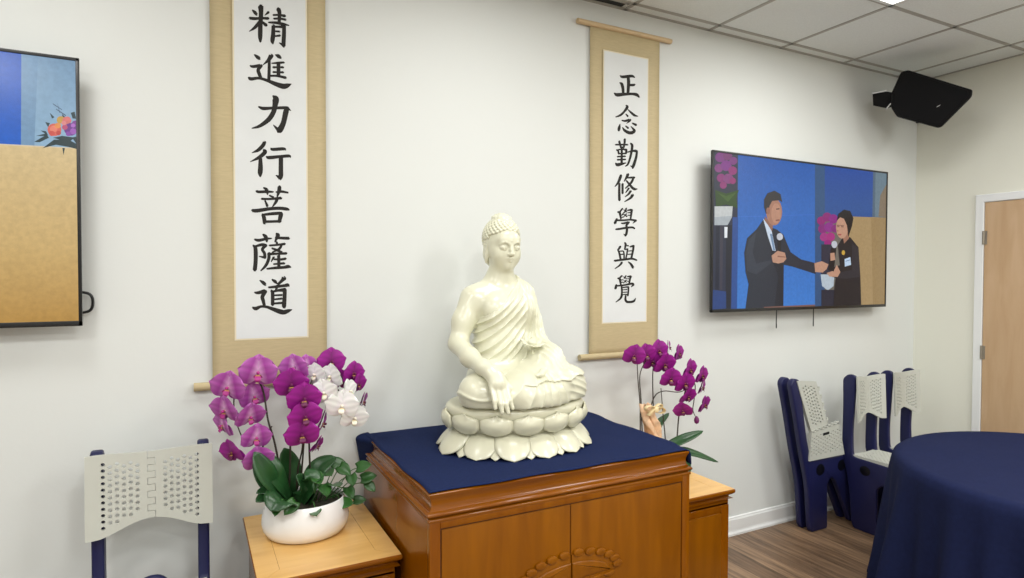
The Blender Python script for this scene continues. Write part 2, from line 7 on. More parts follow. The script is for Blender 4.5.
PIC_LEFT=[[[[26,88,190],[36,104,206]],[[-0.955,2.332],[-0.496,2.333],[-0.501,1.993],[-0.961,1.949]]],[[122,158,190],[[-0.496,2.333],[-0.33,2.334],[-0.334,2.002],[-0.501,1.993]]],[[[126,160,190],[150,186,212]],[[-0.451,2.331],[-0.33,2.334],[-0.334,2.002],[-0.465,1.997]]],[[214,190,140],[[-0.961,1.955],[-0.334,2.006],[-0.341,1.377],[-0.97,1.401]]],[[228,210,176],[[-0.961,1.96],[-0.334,2.009],[-0.334,2.005],[-0.961,1.952]]],[[[226,200,148],[214,180,118]],[[-0.961,1.946],[-0.334,2.006],[-0.338,1.656],[-0.966,1.643]]],[[[214,180,118],[190,146,74]],[[-0.966,1.643],[-0.338,1.656],[-0.341,1.377],[-0.97,1.401]]],[[34,58,62],[[-0.465,2.018],[-0.43,2.046],[-0.424,2.036],[-0.45,2.018]]],[[34,58,62],[[-0.442,1.999],[-0.41,2.031],[-0.369,2.035],[-0.341,2.023],[-0.342,2.005],[-0.37,2.01],[-0.405,2.014]]],[[34,58,62],[[-0.447,2.058],[-0.432,2.057],[-0.426,2.042]]],[[34,58,62],[[-0.362,2.128],[-0.351,2.133],[-0.344,2.109],[-0.357,2.109]]],[[34,58,62],[[-0.387,2.005],[-0.38,2.005],[-0.384,1.98]]],[[34,58,62],[[-0.434,2.088],[-0.421,2.086],[-0.426,2.071]]],[[34,58,62],[[-0.421,2.121],[-0.408,2.107],[-0.415,2.102]]],[[34,58,62],[[-0.387,2.121],[-0.377,2.111],[-0.384,2.101]]],[[34,58,62],[[-0.461,2.038],[-0.429,2.051],[-0.432,2.041]]],[[34,58,62],[[-0.413,2.037],[-0.387,2.046],[-0.351,2.044],[-0.369,2.026]]],[[34,58,62],[[-0.36,2.043],[-0.341,2.048],[-0.342,2.023]]],[[60,84,110],[[-0.412,2.154],[-0.386,2.136],[-0.387,2.134],[-0.412,2.151]]],[[60,84,110],[[-0.403,2.137],[-0.375,2.118],[-0.377,2.115],[-0.403,2.134]]],[[60,84,110],[[-0.4,2.159],[-0.392,2.125],[-0.394,2.124]]],[[226,104,88],[[-0.389,2.067],[-0.391,2.057],[-0.396,2.049],[-0.404,2.044],[-0.413,2.043],[-0.421,2.047],[-0.426,2.053],[-0.428,2.063],[-0.426,2.072],[-0.421,2.08],[-0.413,2.085],[-0.404,2.086],[-0.396,2.083],[-0.391,2.076]]],[[240,134,112],[[-0.4,2.068],[-0.402,2.063],[-0.404,2.059],[-0.409,2.056],[-0.413,2.056],[-0.417,2.058],[-0.42,2.061],[-0.421,2.066],[-0.42,2.071],[-0.417,2.075],[-0.413,2.078],[-0.408,2.079],[-0.404,2.077],[-0.401,2.073]]],[[204,160,70],[[-0.379,2.101],[-0.38,2.096],[-0.384,2.091],[-0.388,2.088],[-0.394,2.087],[-0.398,2.089],[-0.401,2.093],[-0.402,2.099],[-0.401,2.104],[-0.398,2.109],[-0.393,2.112],[-0.388,2.113],[-0.383,2.111],[-0.38,2.107]]],[[224,120,116],[[-0.36,2.101],[-0.362,2.095],[-0.365,2.09],[-0.371,2.086],[-0.376,2.086],[-0.381,2.088],[-0.385,2.092],[-0.386,2.098],[-0.385,2.105],[-0.381,2.11],[-0.376,2.113],[-0.37,2.114],[-0.365,2.112],[-0.362,2.107]]],[[112,48,140],[[-0.342,2.073],[-0.344,2.064],[-0.349,2.056],[-0.358,2.05],[-0.367,2.049],[-0.374,2.053],[-0.38,2.06],[-0.382,2.069],[-0.38,2.079],[-0.374,2.087],[-0.366,2.092],[-0.357,2.093],[-0.349,2.09],[-0.344,2.083]]],[[166,92,190],[[-0.346,2.066],[-0.347,2.061],[-0.35,2.057],[-0.354,2.055],[-0.358,2.054],[-0.362,2.056],[-0.365,2.059],[-0.365,2.064],[-0.364,2.068],[-0.362,2.072],[-0.358,2.075],[-0.354,2.075],[-0.35,2.073],[-0.347,2.07]]],[[200,80,120],[[-0.371,2.077],[-0.372,2.073],[-0.374,2.07],[-0.378,2.068],[-0.381,2.067],[-0.385,2.069],[-0.387,2.072],[-0.388,2.075],[-0.387,2.079],[-0.384,2.083],[-0.381,2.085],[-0.377,2.085],[-0.374,2.084],[-0.372,2.081]]],[[130,60,150],[[-0.34,2.094],[-0.341,2.089],[-0.344,2.085],[-0.348,2.083],[-0.352,2.082],[-0.356,2.084],[-0.358,2.087],[-0.359,2.091],[-0.358,2.096],[-0.356,2.1],[-0.352,2.102],[-0.348,2.103],[-0.344,2.101],[-0.341,2.098]]],[[238,150,80],[[-0.39,2.081],[-0.391,2.077],[-0.394,2.073],[-0.397,2.071],[-0.401,2.07],[-0.405,2.072],[-0.407,2.075],[-0.408,2.079],[-0.407,2.083],[-0.404,2.087],[-0.401,2.089],[-0.397,2.089],[-0.394,2.088],[-0.391,2.085]]],[[214,84,74],[[-0.408,2.052],[-0.408,2.048],[-0.411,2.045],[-0.414,2.043],[-0.418,2.042],[-0.421,2.044],[-0.423,2.047],[-0.424,2.05],[-0.423,2.054],[-0.421,2.058],[-0.417,2.06],[-0.414,2.06],[-0.411,2.059],[-0.408,2.056]]],[[140,70,170],[[-0.361,2.056],[-0.362,2.052],[-0.364,2.049],[-0.367,2.047],[-0.371,2.047],[-0.374,2.048],[-0.376,2.05],[-0.377,2.054],[-0.376,2.058],[-0.374,2.061],[-0.371,2.063],[-0.367,2.063],[-0.364,2.062],[-0.362,2.059]]],[[232,140,140],[[-0.375,2.091],[-0.375,2.088],[-0.377,2.085],[-0.38,2.083],[-0.383,2.083],[-0.386,2.084],[-0.388,2.086],[-0.389,2.09],[-0.388,2.093],[-0.386,2.096],[-0.383,2.098],[-0.38,2.098],[-0.377,2.097],[-0.375,2.094]]],[[198,70,60],[[-0.39,2.055],[-0.391,2.052],[-0.393,2.049],[-0.396,2.047],[-0.399,2.047],[-0.402,2.048],[-0.403,2.051],[-0.404,2.054],[-0.403,2.057],[-0.401,2.06],[-0.399,2.062],[-0.395,2.062],[-0.393,2.061],[-0.391,2.059]]],[[180,110,200],[[-0.349,2.085],[-0.35,2.082],[-0.352,2.08],[-0.354,2.078],[-0.357,2.078],[-0.36,2.079],[-0.362,2.081],[-0.362,2.084],[-0.362,2.087],[-0.36,2.09],[-0.357,2.091],[-0.354,2.092],[-0.352,2.091],[-0.35,2.088]]]]
FLOWERS_LEFT=[[0.214,-0.3,1.216,0.066,-5,10,"pale"],[0.115,-0.3,1.17,0.062,-25,15,"pale"],[0.204,-0.26,1.123,0.055,10,15,"pale"],[0.105,-0.3,1.089,0.058,-45,20,"pale"],[0.186,-0.3,1.059,0.055,20,25,"pale"],[0.099,-0.27,1.03,0.05,-65,15,"pale"],[0.205,-0.31,0.983,0.054,10,15,"pale"],[0.127,-0.29,0.934,0.052,-50,20,"deep"],[0.212,-0.32,0.905,0.055,5,20,"pale"],[0.324,-0.34,1.17,0.062,-12,12,"deep"],[0.362,-0.37,1.121,0.062,0,12,"deep"],[0.365,-0.37,1.055,0.062,5,12,"deep"],[0.356,-0.36,0.988,0.062,-3,15,"deep"],[0.338,-0.3,1.222,0.055,-30,5,"pale"],[0.384,-0.28,1.22,0.05,25,5,"pale"],[0.476,-0.28,1.237,0.055,5,5,"deep"],[0.565,-0.26,1.182,0.05,25,8,"deep"],[0.524,-0.23,1.153,0.045,10,10,"deep"],[0.584,-0.26,1.137,0.045,40,15,"deep"],[0.608,-0.24,1.063,0.042,65,20,"deep"],[0.436,-0.31,1.009,0.055,72,20,"deep"],[0.418,-0.31,0.928,0.04,60,30,"deep"],[0.433,-0.27,1.158,0.05,75,5,"pale"],[0.435,-0.36,1.135,0.052,-25,25,"white"],[0.498,-0.37,1.082,0.062,-20,25,"white"],[0.547,-0.35,1.028,0.055,10,50,"white"],[0.466,-0.33,1.187,0.05,-75,10,"white"],[0.533,-0.33,1.125,0.05,70,10,"white"],[0.412,-0.31,1.196,0.045,-60,10,"white"]]
FLOWERS_RIGHT=[[1.916,-0.3,1.179,0.05,-30,12,"deep"],[1.99,-0.3,1.18,0.05,0,12,"deep"],[2.087,-0.28,1.192,0.05,5,5,"deep"],[2.092,-0.32,1.127,0.054,0,20,"deep"],[2.221,-0.28,1.17,0.042,40,5,"deep"],[2.172,-0.26,1.201,0.035,70,0,"deep"],[2.278,-0.3,1.086,0.05,30,10,"deep"],[2.114,-0.34,1.058,0.05,-20,15,"deep"],[2.208,-0.34,1.026,0.052,0,15,"deep"],[2.238,-0.33,0.956,0.045,10,25,"deep"],[2.361,-0.3,1.049,0.046,30,12,"deep"],[2.372,-0.29,0.984,0.04,55,15,"deep"],[2.381,-0.3,0.896,0.044,35,15,"deep"],[2.215,-0.32,0.885,0.042,-70,25,"deep"],[2.054,-0.27,1.138,0.045,-15,15,"deep"]]
STEMS_LEFT=[[[0.315,-0.27,0.708],[0.291,-0.27,0.844],[0.269,-0.28,0.961],[0.249,-0.28,1.037],[0.237,-0.27,1.129],[0.219,-0.28,1.18],[0.182,-0.28,1.19],[0.149,-0.28,1.171],[0.135,-0.28,1.122],[0.141,-0.28,1.049],[0.163,-0.29,0.976]],[[0.227,-0.28,0.819],[0.218,-0.27,0.884],[0.245,-0.28,0.983],[0.263,-0.28,1.014]],[[0.321,-0.25,0.701],[0.327,-0.26,0.836],[0.328,-0.29,1.031],[0.345,-0.3,1.162],[0.382,-0.29,1.206],[0.435,-0.28,1.224],[0.491,-0.28,1.198],[0.537,-0.26,1.152],[0.576,-0.26,1.11]],[[0.4,-0.28,0.697],[0.395,-0.29,0.835],[0.387,-0.32,0.956],[0.383,-0.33,1.09],[0.401,-0.31,1.178],[0.448,-0.31,1.19],[0.499,-0.33,1.128],[0.544,-0.33,1.063]],[[0.351,-0.24,0.711],[0.356,-0.26,0.832],[0.365,-0.3,0.917],[0.364,-0.33,0.999]],[[0.368,-0.25,0.789],[0.37,-0.29,0.895],[0.371,-0.33,0.998]]]
STEMS_RIGHT=[[[1.979,-0.28,0.755],[1.972,-0.28,0.931],[1.958,-0.28,1.056],[1.951,-0.28,1.155]],[[2.0,-0.27,0.75],[1.986,-0.27,0.952],[1.978,-0.27,1.078],[2.013,-0.28,1.161]],[[2.068,-0.28,0.745],[2.054,-0.28,0.948],[2.052,-0.28,1.099],[2.086,-0.27,1.171],[2.149,-0.28,1.153]],[[2.007,-0.3,0.757],[2.018,-0.3,0.895],[2.049,-0.3,0.972],[2.107,-0.3,0.992],[2.203,-0.31,0.981],[2.293,-0.3,1.008]],[[2.134,-0.28,0.711],[2.119,-0.28,0.866],[2.104,-0.28,1.004]],[[2.2,-0.28,0.703],[2.225,-0.28,0.855],[2.239,-0.3,0.96],[2.288,-0.29,1.043],[2.323,-0.29,1.004],[2.317,-0.29,0.926],[2.31,-0.29,0.874],[2.332,-0.29,0.831]]]
LEAVES_LEFT=[[[[0.306,-0.31,0.73],[0.24,-0.36,0.848],[0.194,-0.36,0.947]],0.062],[[[0.321,-0.3,0.736],[0.27,-0.33,0.845],[0.246,-0.3,0.925]],0.05],[[[0.311,-0.27,0.728],[0.246,-0.3,0.822],[0.202,-0.3,0.927]],0.075],[[[0.322,-0.24,0.724],[0.323,-0.24,0.831],[0.308,-0.25,0.919]],0.07],[[[0.372,-0.27,0.718],[0.424,-0.29,0.83],[0.492,-0.29,0.871]],0.06],[[[0.368,-0.3,0.721],[0.358,-0.34,0.798],[0.335,-0.36,0.841]],0.055],[[[0.304,-0.3,0.739],[0.255,-0.34,0.796],[0.2,-0.36,0.8]],0.035],[[[0.304,-0.3,0.716],[0.239,-0.36,0.776],[0.196,-0.4,0.782]],0.04],[[[0.378,-0.28,0.701],[0.415,-0.34,0.79],[0.424,-0.37,0.823]],0.065],[[[0.317,-0.33,0.717],[0.273,-0.41,0.779],[0.24,-0.44,0.756]],0.085],[[[0.357,-0.3,0.707],[0.392,-0.35,0.815],[0.374,-0.33,0.849]],0.05],[[[0.284,-0.26,0.74],[0.242,-0.27,0.869],[0.23,-0.25,0.903]],0.05]]
VINE_LEFT=[[0.457,-0.33,0.825,0.05],[0.517,-0.33,0.828,0.05],[0.541,-0.34,0.789,0.045],[0.592,-0.32,0.83,0.05],[0.614,-0.31,0.781,0.052],[0.619,-0.32,0.744,0.04],[0.536,-0.33,0.737,0.045],[0.517,-0.36,0.711,0.05],[0.392,-0.43,0.719,0.045],[0.477,-0.36,0.786,0.06],[0.507,-0.29,0.842,0.05],[0.435,-0.37,0.777,0.055],[0.412,-0.36,0.818,0.05],[0.581,-0.3,0.693,0.04],[0.305,-0.42,0.749,0.05],[0.259,-0.42,0.757,0.05]]
LEAVES_RIGHT=[[[[2.101,-0.28,0.69],[2.21,-0.32,0.737],[2.342,-0.33,0.77]],0.055],[[[2.134,-0.28,0.655],[2.212,-0.34,0.681],[2.398,-0.38,0.615]],0.055],[[[2.068,-0.28,0.745],[2.096,-0.27,0.815],[2.185,-0.25,0.863]],0.04],[[[2.136,-0.3,0.64],[2.177,-0.37,0.678],[2.19,-0.4,0.584]],0.045]]
WRAP=[[1.947,-0.31,0.924],[1.981,-0.33,0.905],[2.083,-0.3,0.773],[1.98,-0.31,0.802]]
BUD= [2.336, -0.29, 0.82]
LIGHT_POWER = 36
STATUE_VOXEL = .003
EXPOSURE = 0.0
SCREEN = .86
DOOR_SEAM = 1.188
C = bpy.context.scene.collection
PI = math.pi
rng = random.Random(7)

# ---------------------------------------------------------------- materials
def lin(c):
    return tuple(((v/255)/12.92 if v/255 <= .04045 else ((v/255+.055)/1.055)**2.4) for v in c)

def mat(name, rgb, rough=.5, spec=.5, metal=0, coat=0, noise=None, bump=None, sheen=0, sss=0):
    """rgb in sRGB 0-255; noise=(scale, amount, stretch); bump=(scale, strength)"""
    m = bpy.data.materials.new(name); m.use_nodes = True
    nt = m.node_tree; b = nt.nodes['Principled BSDF']
    c = lin(rgb)
    b.inputs['Base Color'].default_value = (*c, 1)
    b.inputs['Roughness'].default_value = rough
    b.inputs['Specular IOR Level'].default_value = spec
    b.inputs['Metallic'].default_value = metal
    b.inputs['Coat Weight'].default_value = coat
    b.inputs['Coat Roughness'].default_value = .12
    if sheen: b.inputs['Sheen Weight'].default_value = sheen
    if sss:
        b.inputs['Subsurface Weight'].default_value = sss
        b.inputs['Subsurface Radius'].default_value = (.02, .018, .012)
        b.inputs['Subsurface Scale'].default_value = .2
    if noise or bump:
        tc = nt.nodes.new('ShaderNodeTexCoord'); mp = nt.nodes.new('ShaderNodeMapping')
        nt.links.new(tc.outputs['Object'], mp.inputs['Vector'])
        if noise and len(noise) > 2: mp.inputs['Scale'].default_value = noise[2]
    if noise:
        n = nt.nodes.new('ShaderNodeTexNoise'); n.inputs['Scale'].default_value = noise[0]; n.inputs['Detail'].default_value = 6
        nt.links.new(mp.outputs['Vector'], n.inputs['Vector'])
        r = nt.nodes.new('ShaderNodeValToRGB')
        a = noise[1]
        r.color_ramp.elements[0].position = .3; r.color_ramp.elements[1].position = .7
        r.color_ramp.elements[0].color = (*[v*(1-a) for v in c], 1)
        r.color_ramp.elements[1].color = (*[min(1, v*(1+a)) for v in c], 1)
        nt.links.new(n.outputs['Fac'], r.inputs['Fac']); nt.links.new(r.outputs['Color'], b.inputs['Base Color'])
    if bump:
        n2 = nt.nodes.new('ShaderNodeTexNoise'); n2.inputs['Scale'].default_value = bump[0]; n2.inputs['Detail'].default_value = 3
        nt.links.new(tc.outputs['Object'], n2.inputs['Vector'])
        bp = nt.nodes.new('ShaderNodeBump'); bp.inputs['Strength'].default_value = bump[1]; bp.inputs['Distance'].default_value = .004
        nt.links.new(n2.outputs['Fac'], bp.inputs['Height']); nt.links.new(bp.outputs['Normal'], b.inputs['Normal'])
    return m

def attr_mat(name, rough=.5, emit=False, strength=1.0, spec=.5, sss=0):
    m = bpy.data.materials.new(name); m.use_nodes = True
    nt = m.node_tree; b = nt.nodes['Principled BSDF']
    a = nt.nodes.new('ShaderNodeAttribute'); a.attribute_name = 'Col'
    b.inputs['Roughness'].default_value = rough
    b.inputs['Specular IOR Level'].default_value = spec
    if sss:
        b.inputs['Subsurface Weight'].default_value = sss
        b.inputs['Subsurface Radius'].default_value = (.01, .006, .01); b.inputs['Subsurface Scale'].default_value = .3
    if emit:
        b.inputs['Base Color'].default_value = (.004, .004, .005, 1)
        n = nt.nodes.new('ShaderNodeTexNoise'); n.inputs['Scale'].default_value = 70; n.inputs['Detail'].default_value = 5
        tc = nt.nodes.new('ShaderNodeTexCoord'); nt.links.new(tc.outputs['Object'], n.inputs['Vector'])
        r = nt.nodes.new('ShaderNodeMapRange'); r.inputs[1].default_value = .3; r.inputs[2].default_value = .7; r.inputs[3].default_value = .92; r.inputs[4].default_value = 1.07
        mxx = nt.nodes.new('ShaderNodeVectorMath'); mxx.operation = 'SCALE'
        nt.links.new(n.outputs['Fac'], r.inputs[0]); nt.links.new(a.outputs['Color'], mxx.inputs[0]); nt.links.new(r.outputs[0], mxx.inputs['Scale'])
        nt.links.new(mxx.outputs[0], b.inputs['Emission Color']); b.inputs['Emission Strength'].default_value = strength
    else:
        nt.links.new(a.outputs['Color'], b.inputs['Base Color'])
    return m

def plank_mat():
    m = bpy.data.materials.new('wood_plank_floor'); m.use_nodes = True
    nt = m.node_tree; b = nt.nodes['Principled BSDF']; N = nt.nodes.new; L = nt.links.new
    tc = N('ShaderNodeTexCoord'); mp = N('ShaderNodeMapping'); mp.inputs['Rotation'].default_value = (0, 0, PI/2)
    L(tc.outputs['Object'], mp.inputs['Vector'])
    br = N('ShaderNodeTexBrick'); br.inputs['Scale'].default_value = 1; br.inputs['Brick Width'].default_value = 1.22
    br.inputs['Row Height'].default_value = .125; br.inputs['Mortar Size'].default_value = .0012; br.offset = .37
    br.inputs['Color1'].default_value = (*lin((150, 123, 96)), 1); br.inputs['Color2'].default_value = (*lin((108, 86, 66)), 1)
    br.inputs['Mortar'].default_value = (*lin((50, 38, 30)), 1)
    L(mp.outputs['Vector'], br.inputs['Vector'])
    m2 = N('ShaderNodeMapping'); m2.inputs['Scale'].default_value = (22, 1.3, 1); L(tc.outputs['Object'], m2.inputs['Vector'])
    n = N('ShaderNodeTexNoise'); n.inputs['Scale'].default_value = 2.2; n.inputs['Detail'].default_value = 8; n.inputs['Distortion'].default_value = .6
    L(m2.outputs['Vector'], n.inputs['Vector'])
    r = N('ShaderNodeValToRGB'); r.color_ramp.elements[0].position = .32; r.color_ramp.elements[1].position = .68
    r.color_ramp.elements[0].color = (.42, .40, .40, 1); r.color_ramp.elements[1].color = (1.25, 1.22, 1.2, 1)
    L(n.outputs['Fac'], r.inputs['Fac'])
    mx = N('ShaderNodeMix'); mx.data_type = 'RGBA'; mx.blend_type = 'MULTIPLY'; mx.inputs[0].default_value = .9
    L(br.outputs['Color'], mx.inputs[6]); L(r.outputs['Color'], mx.inputs[7]); L(mx.outputs[2], b.inputs['Base Color'])
    b.inputs['Roughness'].default_value = .42
    return m

def wood_mat(name, c1, c2, rough, grain=(1, 1, 14), coat=.4):
    m = bpy.data.materials.new(name); m.use_nodes = True
    nt = m.node_tree; b = nt.nodes['Principled BSDF']; N = nt.nodes.new; L = nt.links.new
    tc = N('ShaderNodeTexCoord'); mp = N('ShaderNodeMapping'); mp.inputs['Scale'].default_value = grain
    L(tc.outputs['Object'], mp.inputs['Vector'])
    n = N('ShaderNodeTexNoise'); n.inputs['Scale'].default_value = 3; n.inputs['Detail'].default_value = 8; n.inputs['Distortion'].default_value = .5
    L(mp.outputs['Vector'], n.inputs['Vector'])
    r = N('ShaderNodeValToRGB'); r.color_ramp.elements[0].position = .3; r.color_ramp.elements[1].position = .7
    r.color_ramp.elements[0].color = (*lin(c1), 1); r.color_ramp.elements[1].color = (*lin(c2), 1)
    L(n.outputs['Fac'], r.inputs['Fac']); L(r.outputs['Color'], b.inputs['Base Color'])
    b.inputs['Roughness'].default_value = rough; b.inputs['Specular IOR Level'].default_value = .32; b.inputs['Coat Weight'].default_value = coat; b.inputs['Coat Roughness'].default_value = .1
    return m

M = {}
M['wall'] = mat('white_wall_paint', (218, 221, 219), .6, .3, bump=(60, .06))
M['wall_warm'] = mat('white_wall_paint_warm', (228, 228, 216), .6, .3, bump=(60, .06))
M['ceiling'] = mat('ceiling_tile', (226, 230, 229), .9, .1, noise=(160, .05), bump=(140, .15))
M['tee'] = mat('ceiling_grid_metal', (168, 166, 160), .5, .3)
M['trim'] = mat('white_trim_paint', (232, 234, 234), .35, .5)
M['floor'] = plank_mat()
M['door'] = wood_mat('maple_door', (188, 156, 120), (202, 172, 138), .4, (1, 5, .7), .1)
M['hinge'] = mat('hinge_metal', (150, 142, 128), .45, metal=.5)
M['silk'] = mat('tan_silk', (187, 171, 134), .6, .3, noise=(30, .06, (1, 1, 10)), bump=(300, .1))
M['silk_edge'] = mat('pale_silk_edge', (222, 212, 184), .6, .3)
M['paper'] = mat('white_paper', (216, 219, 220), .8, .2, noise=(12, .02))
M['ink'] = mat('black_ink', (42, 40, 38), .7, .2)
M['rod'] = mat('pale_rod_wood', (206, 180, 142), .5, .3, noise=(20, .08, (1, 8, 8)))
M['cream_rod'] = mat('cream_rod_cap', (236, 228, 208), .45, .4)
M['cord'] = mat('brown_cord', (130, 104, 70), .8)
M['tvblack'] = mat('black_plastic', (18, 18, 20), .3, .5)
M['tvmetal'] = mat('dark_metal', (40, 40, 44), .4, .5, metal=.5)
M['wood'] = wood_mat('orange_brown_lacquered_wood', (117, 65, 0), (136, 80, 0), .32, (6, 1.2, .8), .08)
M['wood2'] = wood_mat('red_brown_lacquered_wood', (116, 61, 0), (135, 77, 0), .22, (6, 1.2, .8), .25)
M['moulding'] = wood_mat('lacquered_wood_moulding', (116, 61, 0), (135, 77, 0), .2, (.8, 1.2, 8), .25)
M['glare_top'] = wood_mat('wood_top_painted_glare', (214, 166, 94), (230, 186, 114), .32, (1, 7, 1), .4)  # same wood as the cabinet, paler because glare on the tops is painted in
M['groove'] = mat('dark_groove', (74, 34, 10), .5)
M['cloth'] = mat('navy_cloth', (23, 35, 72), .9, .12, noise=(90, .12), bump=(500, .25))
M['tablecloth'] = mat('navy_tablecloth', (25, 32, 64), .9, .1, noise=(60, .1), bump=(400, .2))
M['ceramic'] = mat('cream_glazed_ceramic', (217, 216, 193), .28, .5, coat=.35, noise=(5, .03))
M['lotus'] = mat('cream_glazed_lotus', (212, 210, 186), .3, .5, coat=.3, noise=(8, .05))
M['pot'] = mat('white_glazed_pot', (238, 238, 238), .25, .5, coat=.3)
M['soil'] = mat('dark_moss_soil', (44, 40, 28), .9, noise=(60, .4))
M['leaf'] = mat('dark_green_leaf', (34, 72, 36), .32, .5, noise=(14, .25))
M['vine'] = mat('bright_green_vine_leaf', (42, 86, 34), .35, .5, noise=(14, .25))
M['stem'] = mat('dark_flower_stem', (52, 44, 36), .5)
M['petal'] = attr_mat('orchid_petal', .5, sss=.25)
M['navy'] = mat('navy_plastic', (26, 29, 72), .42, .4, bump=(250, .1))
M['hole_shade'] = mat('painted_hole_shade', (7, 8, 16), .4, .4)  # near-black colour stands for the shade inside the finger holes
M['grey'] = mat('light_grey_plastic', (190, 192, 184), .45, .4)
M['speaker'] = mat('black_speaker_cabinet', (9, 9, 10), .6, .15)
M['grille'] = mat('black_speaker_grille', (11, 11, 13), .7, .15, bump=(700, .4))
M['steel'] = mat('bright_steel', (205, 205, 205), .3, metal=.8)
M['wrap'] = mat('pink_beige_wrapping', (226, 190, 156), .7, noise=(28, .25), bump=(45, .8))
M['ribbon'] = mat('cream_ribbon', (236, 216, 170), .5)
M['slot'] = mat('black_slot', (10, 10, 10), .6)
M['lens'] = None
m = bpy.data.materials.new('light_panel_diffuser'); m.use_nodes = True
b = m.node_tree.nodes['Principled BSDF']; b.inputs['Emission Color'].default_value = (1, .98, .94, 1); b.inputs['Emission Strength'].default_value = 6.0
M['lens'] = m
M['screen'] = attr_mat('screen_picture_light', .22, True, SCREEN, spec=.35)

# ---------------------------------------------------------------- helpers
def obj(name, bm, material, parent=None, smooth=True, angle=40, mods=()):
    me = bpy.data.meshes.new(name)
    bm.normal_update()
    bm.to_mesh(me); bm.free()
    o = bpy.data.objects.new(name, me); C.objects.link(o)
    mats = material if isinstance(material, (list, tuple)) else [material]
    for mm in mats: me.materials.append(mm)
    if parent: o.parent = parent
    if smooth:
        me.shade_smooth()
        if angle < 180:
            try: me.set_sharp_from_angle(angle=math.radians(angle))
            except Exception: pass
    for t, kw in mods:
        md = o.modifiers.new(t.lower(), t)
        for k, v in kw.items(): setattr(md, k, v)
    return o

def thing(name, label, cat, loc=(0, 0, 0), rotz=0, group=None):
    o = bpy.data.objects.new(name, None); C.objects.link(o)
    o.empty_display_size = .05
    o.location = loc; o.rotation_euler = (0, 0, rotz)
    o['label'] = label; o['category'] = cat
    if group: o['group'] = group
    return o

def tag(o, label, cat, group=None):
    o['label'] = label; o['category'] = cat
    if group: o['group'] = group
    return o

def structure(o):
    o['kind'] = 'structure'; return o

def box(bm, x0, x1, y0, y1, z0, z1, bev=0):
    vs = [bm.verts.new((x, y, z)) for x in (x0, x1) for y in (y0, y1) for z in (z0, z1)]
    F = [(0, 1, 3, 2), (4, 6, 7, 5), (0, 4, 5, 1), (2, 3, 7, 6), (0, 2, 6, 4), (1, 5, 7, 3)]
    fs = [bm.faces.new([vs[i] for i in f]) for f in F]
    if bev:
        es = list({e for f in fs for e in f.edges})
        bmesh.ops.bevel(bm, geom=es, offset=bev, segments=2, affect='EDGES', profile=.6)

def nb(): return bmesh.new()

def prism(bm, pts, axis, a, b, bev=0, seg=2):
    """closed outline pts (2D) extruded along axis from a to b"""
    def P(p, t):
        if axis == 'y': return (p[0], t, p[1])
        if axis == 'x': return (t, p[0], p[1])
        return (p[0], p[1], t)
    A = [bm.verts.new(P(p, a)) for p in pts]; B = [bm.verts.new(P(p, b)) for p in pts]
    n = len(pts)
    fa = bm.faces.new(A); fb = bm.faces.new(B[::-1])
    for i in range(n): bm.faces.new((A[i], B[i], B[(i+1) % n], A[(i+1) % n]))
    bmesh.ops.recalc_face_normals(bm, faces=bm.faces[:])
    if bev:
        es = [e for e in list(fa.edges)+list(fb.edges)]
        bmesh.ops.bevel(bm, geom=es, offset=bev, segments=seg, affect='EDGES', profile=.5)

def rounded(pts, r=.02, n=4):
    """round the corners of a 2D outline"""
    out = []; N = len(pts)
    for i, p in enumerate(pts):
        rr = r
        if len(p) > 2: rr = p[2]
        p0 = Vector(pts[i-1][:2]); p1 = Vector(p[:2]); p2 = Vector(pts[(i+1) % N][:2])
        d0 = (p0-p1); d2 = (p2-p1); q = min(rr, d0.length*.45, d2.length*.45)
        a = p1+d0.normalized()*q; b = p1+d2.normalized()*q
        for k in range(n+1):
            t = k/n; v = a*(1-t)**2+p1*2*t*(1-t)+b*t*t
            out.append((v.x, v.y))
    return out

def catmull(P, n=6):
    P = [Vector(p) for p in P]
    if len(P) < 3:
        return [P[0].lerp(P[-1], i/n) for i in range(n+1)]
    Q = [P[0]*2-P[1]]+P+[P[-1]*2-P[-2]]; out = []
    for i in range(1, len(Q)-2):
        a, b, c, d = Q[i-1:i+3]
        for k in range(n):
            t = k/n
            out.append(.5*((2*b)+(c-a)*t+(2*a-5*b+4*c-d)*t*t+(3*b-a-3*c+d)*t**3))
    out.append(P[-1]); return out

def tube(bm, path, rad, n=8, cap=True):
    """path: list of Vector, rad: number or list"""
    P = [Vector(p) for p in path]; R = rad if isinstance(rad, (list, tuple)) else [rad]*len(P)
    up = Vector((0, 0, 1)); prev = None; rings = []
    for i, p in enumerate(P):
        t = (P[min(i+1, len(P)-1)]-P[max(i-1, 0)]).normalized()
        if prev is None:
            u = t.orthogonal().normalized()
        else:
            u = (prev-t*prev.dot(t)).normalized()
        prev = u; w = t.cross(u)
        rings.append([bm.verts.new(p+(u*math.cos(2*PI*k/n)+w*math.sin(2*PI*k/n))*R[i]) for k in range(n)])
    for a, b in zip(rings, rings[1:]):
        for k in range(n): bm.faces.new((a[k], a[(k+1) % n], b[(k+1) % n], b[k]))
    if cap:
        bm.faces.new(rings[0][::-1]); bm.faces.new(rings[-1])

def lathe(bm, prof, n=32, sx=1, sy=1, c=(0, 0, 0)):
    rings = []
    for r, z in prof:
        rings.append([bm.verts.new((c[0]+r*sx*math.cos(2*PI*k/n), c[1]+r*sy*math.sin(2*PI*k/n), c[2]+z)) for k in range(n)])
    for a, b in zip(rings, rings[1:]):
        for k in range(n): bm.faces.new((a[k], a[(k+1) % n], b[(k+1) % n], b[k]))
    if prof[0][0] > 1e-5: bm.faces.new(rings[0][::-1])
    if prof[-1][0] > 1e-5: bm.faces.new(rings[-1])
    bmesh.ops.remove_doubles(bm, verts=bm.verts[:], dist=1e-6)

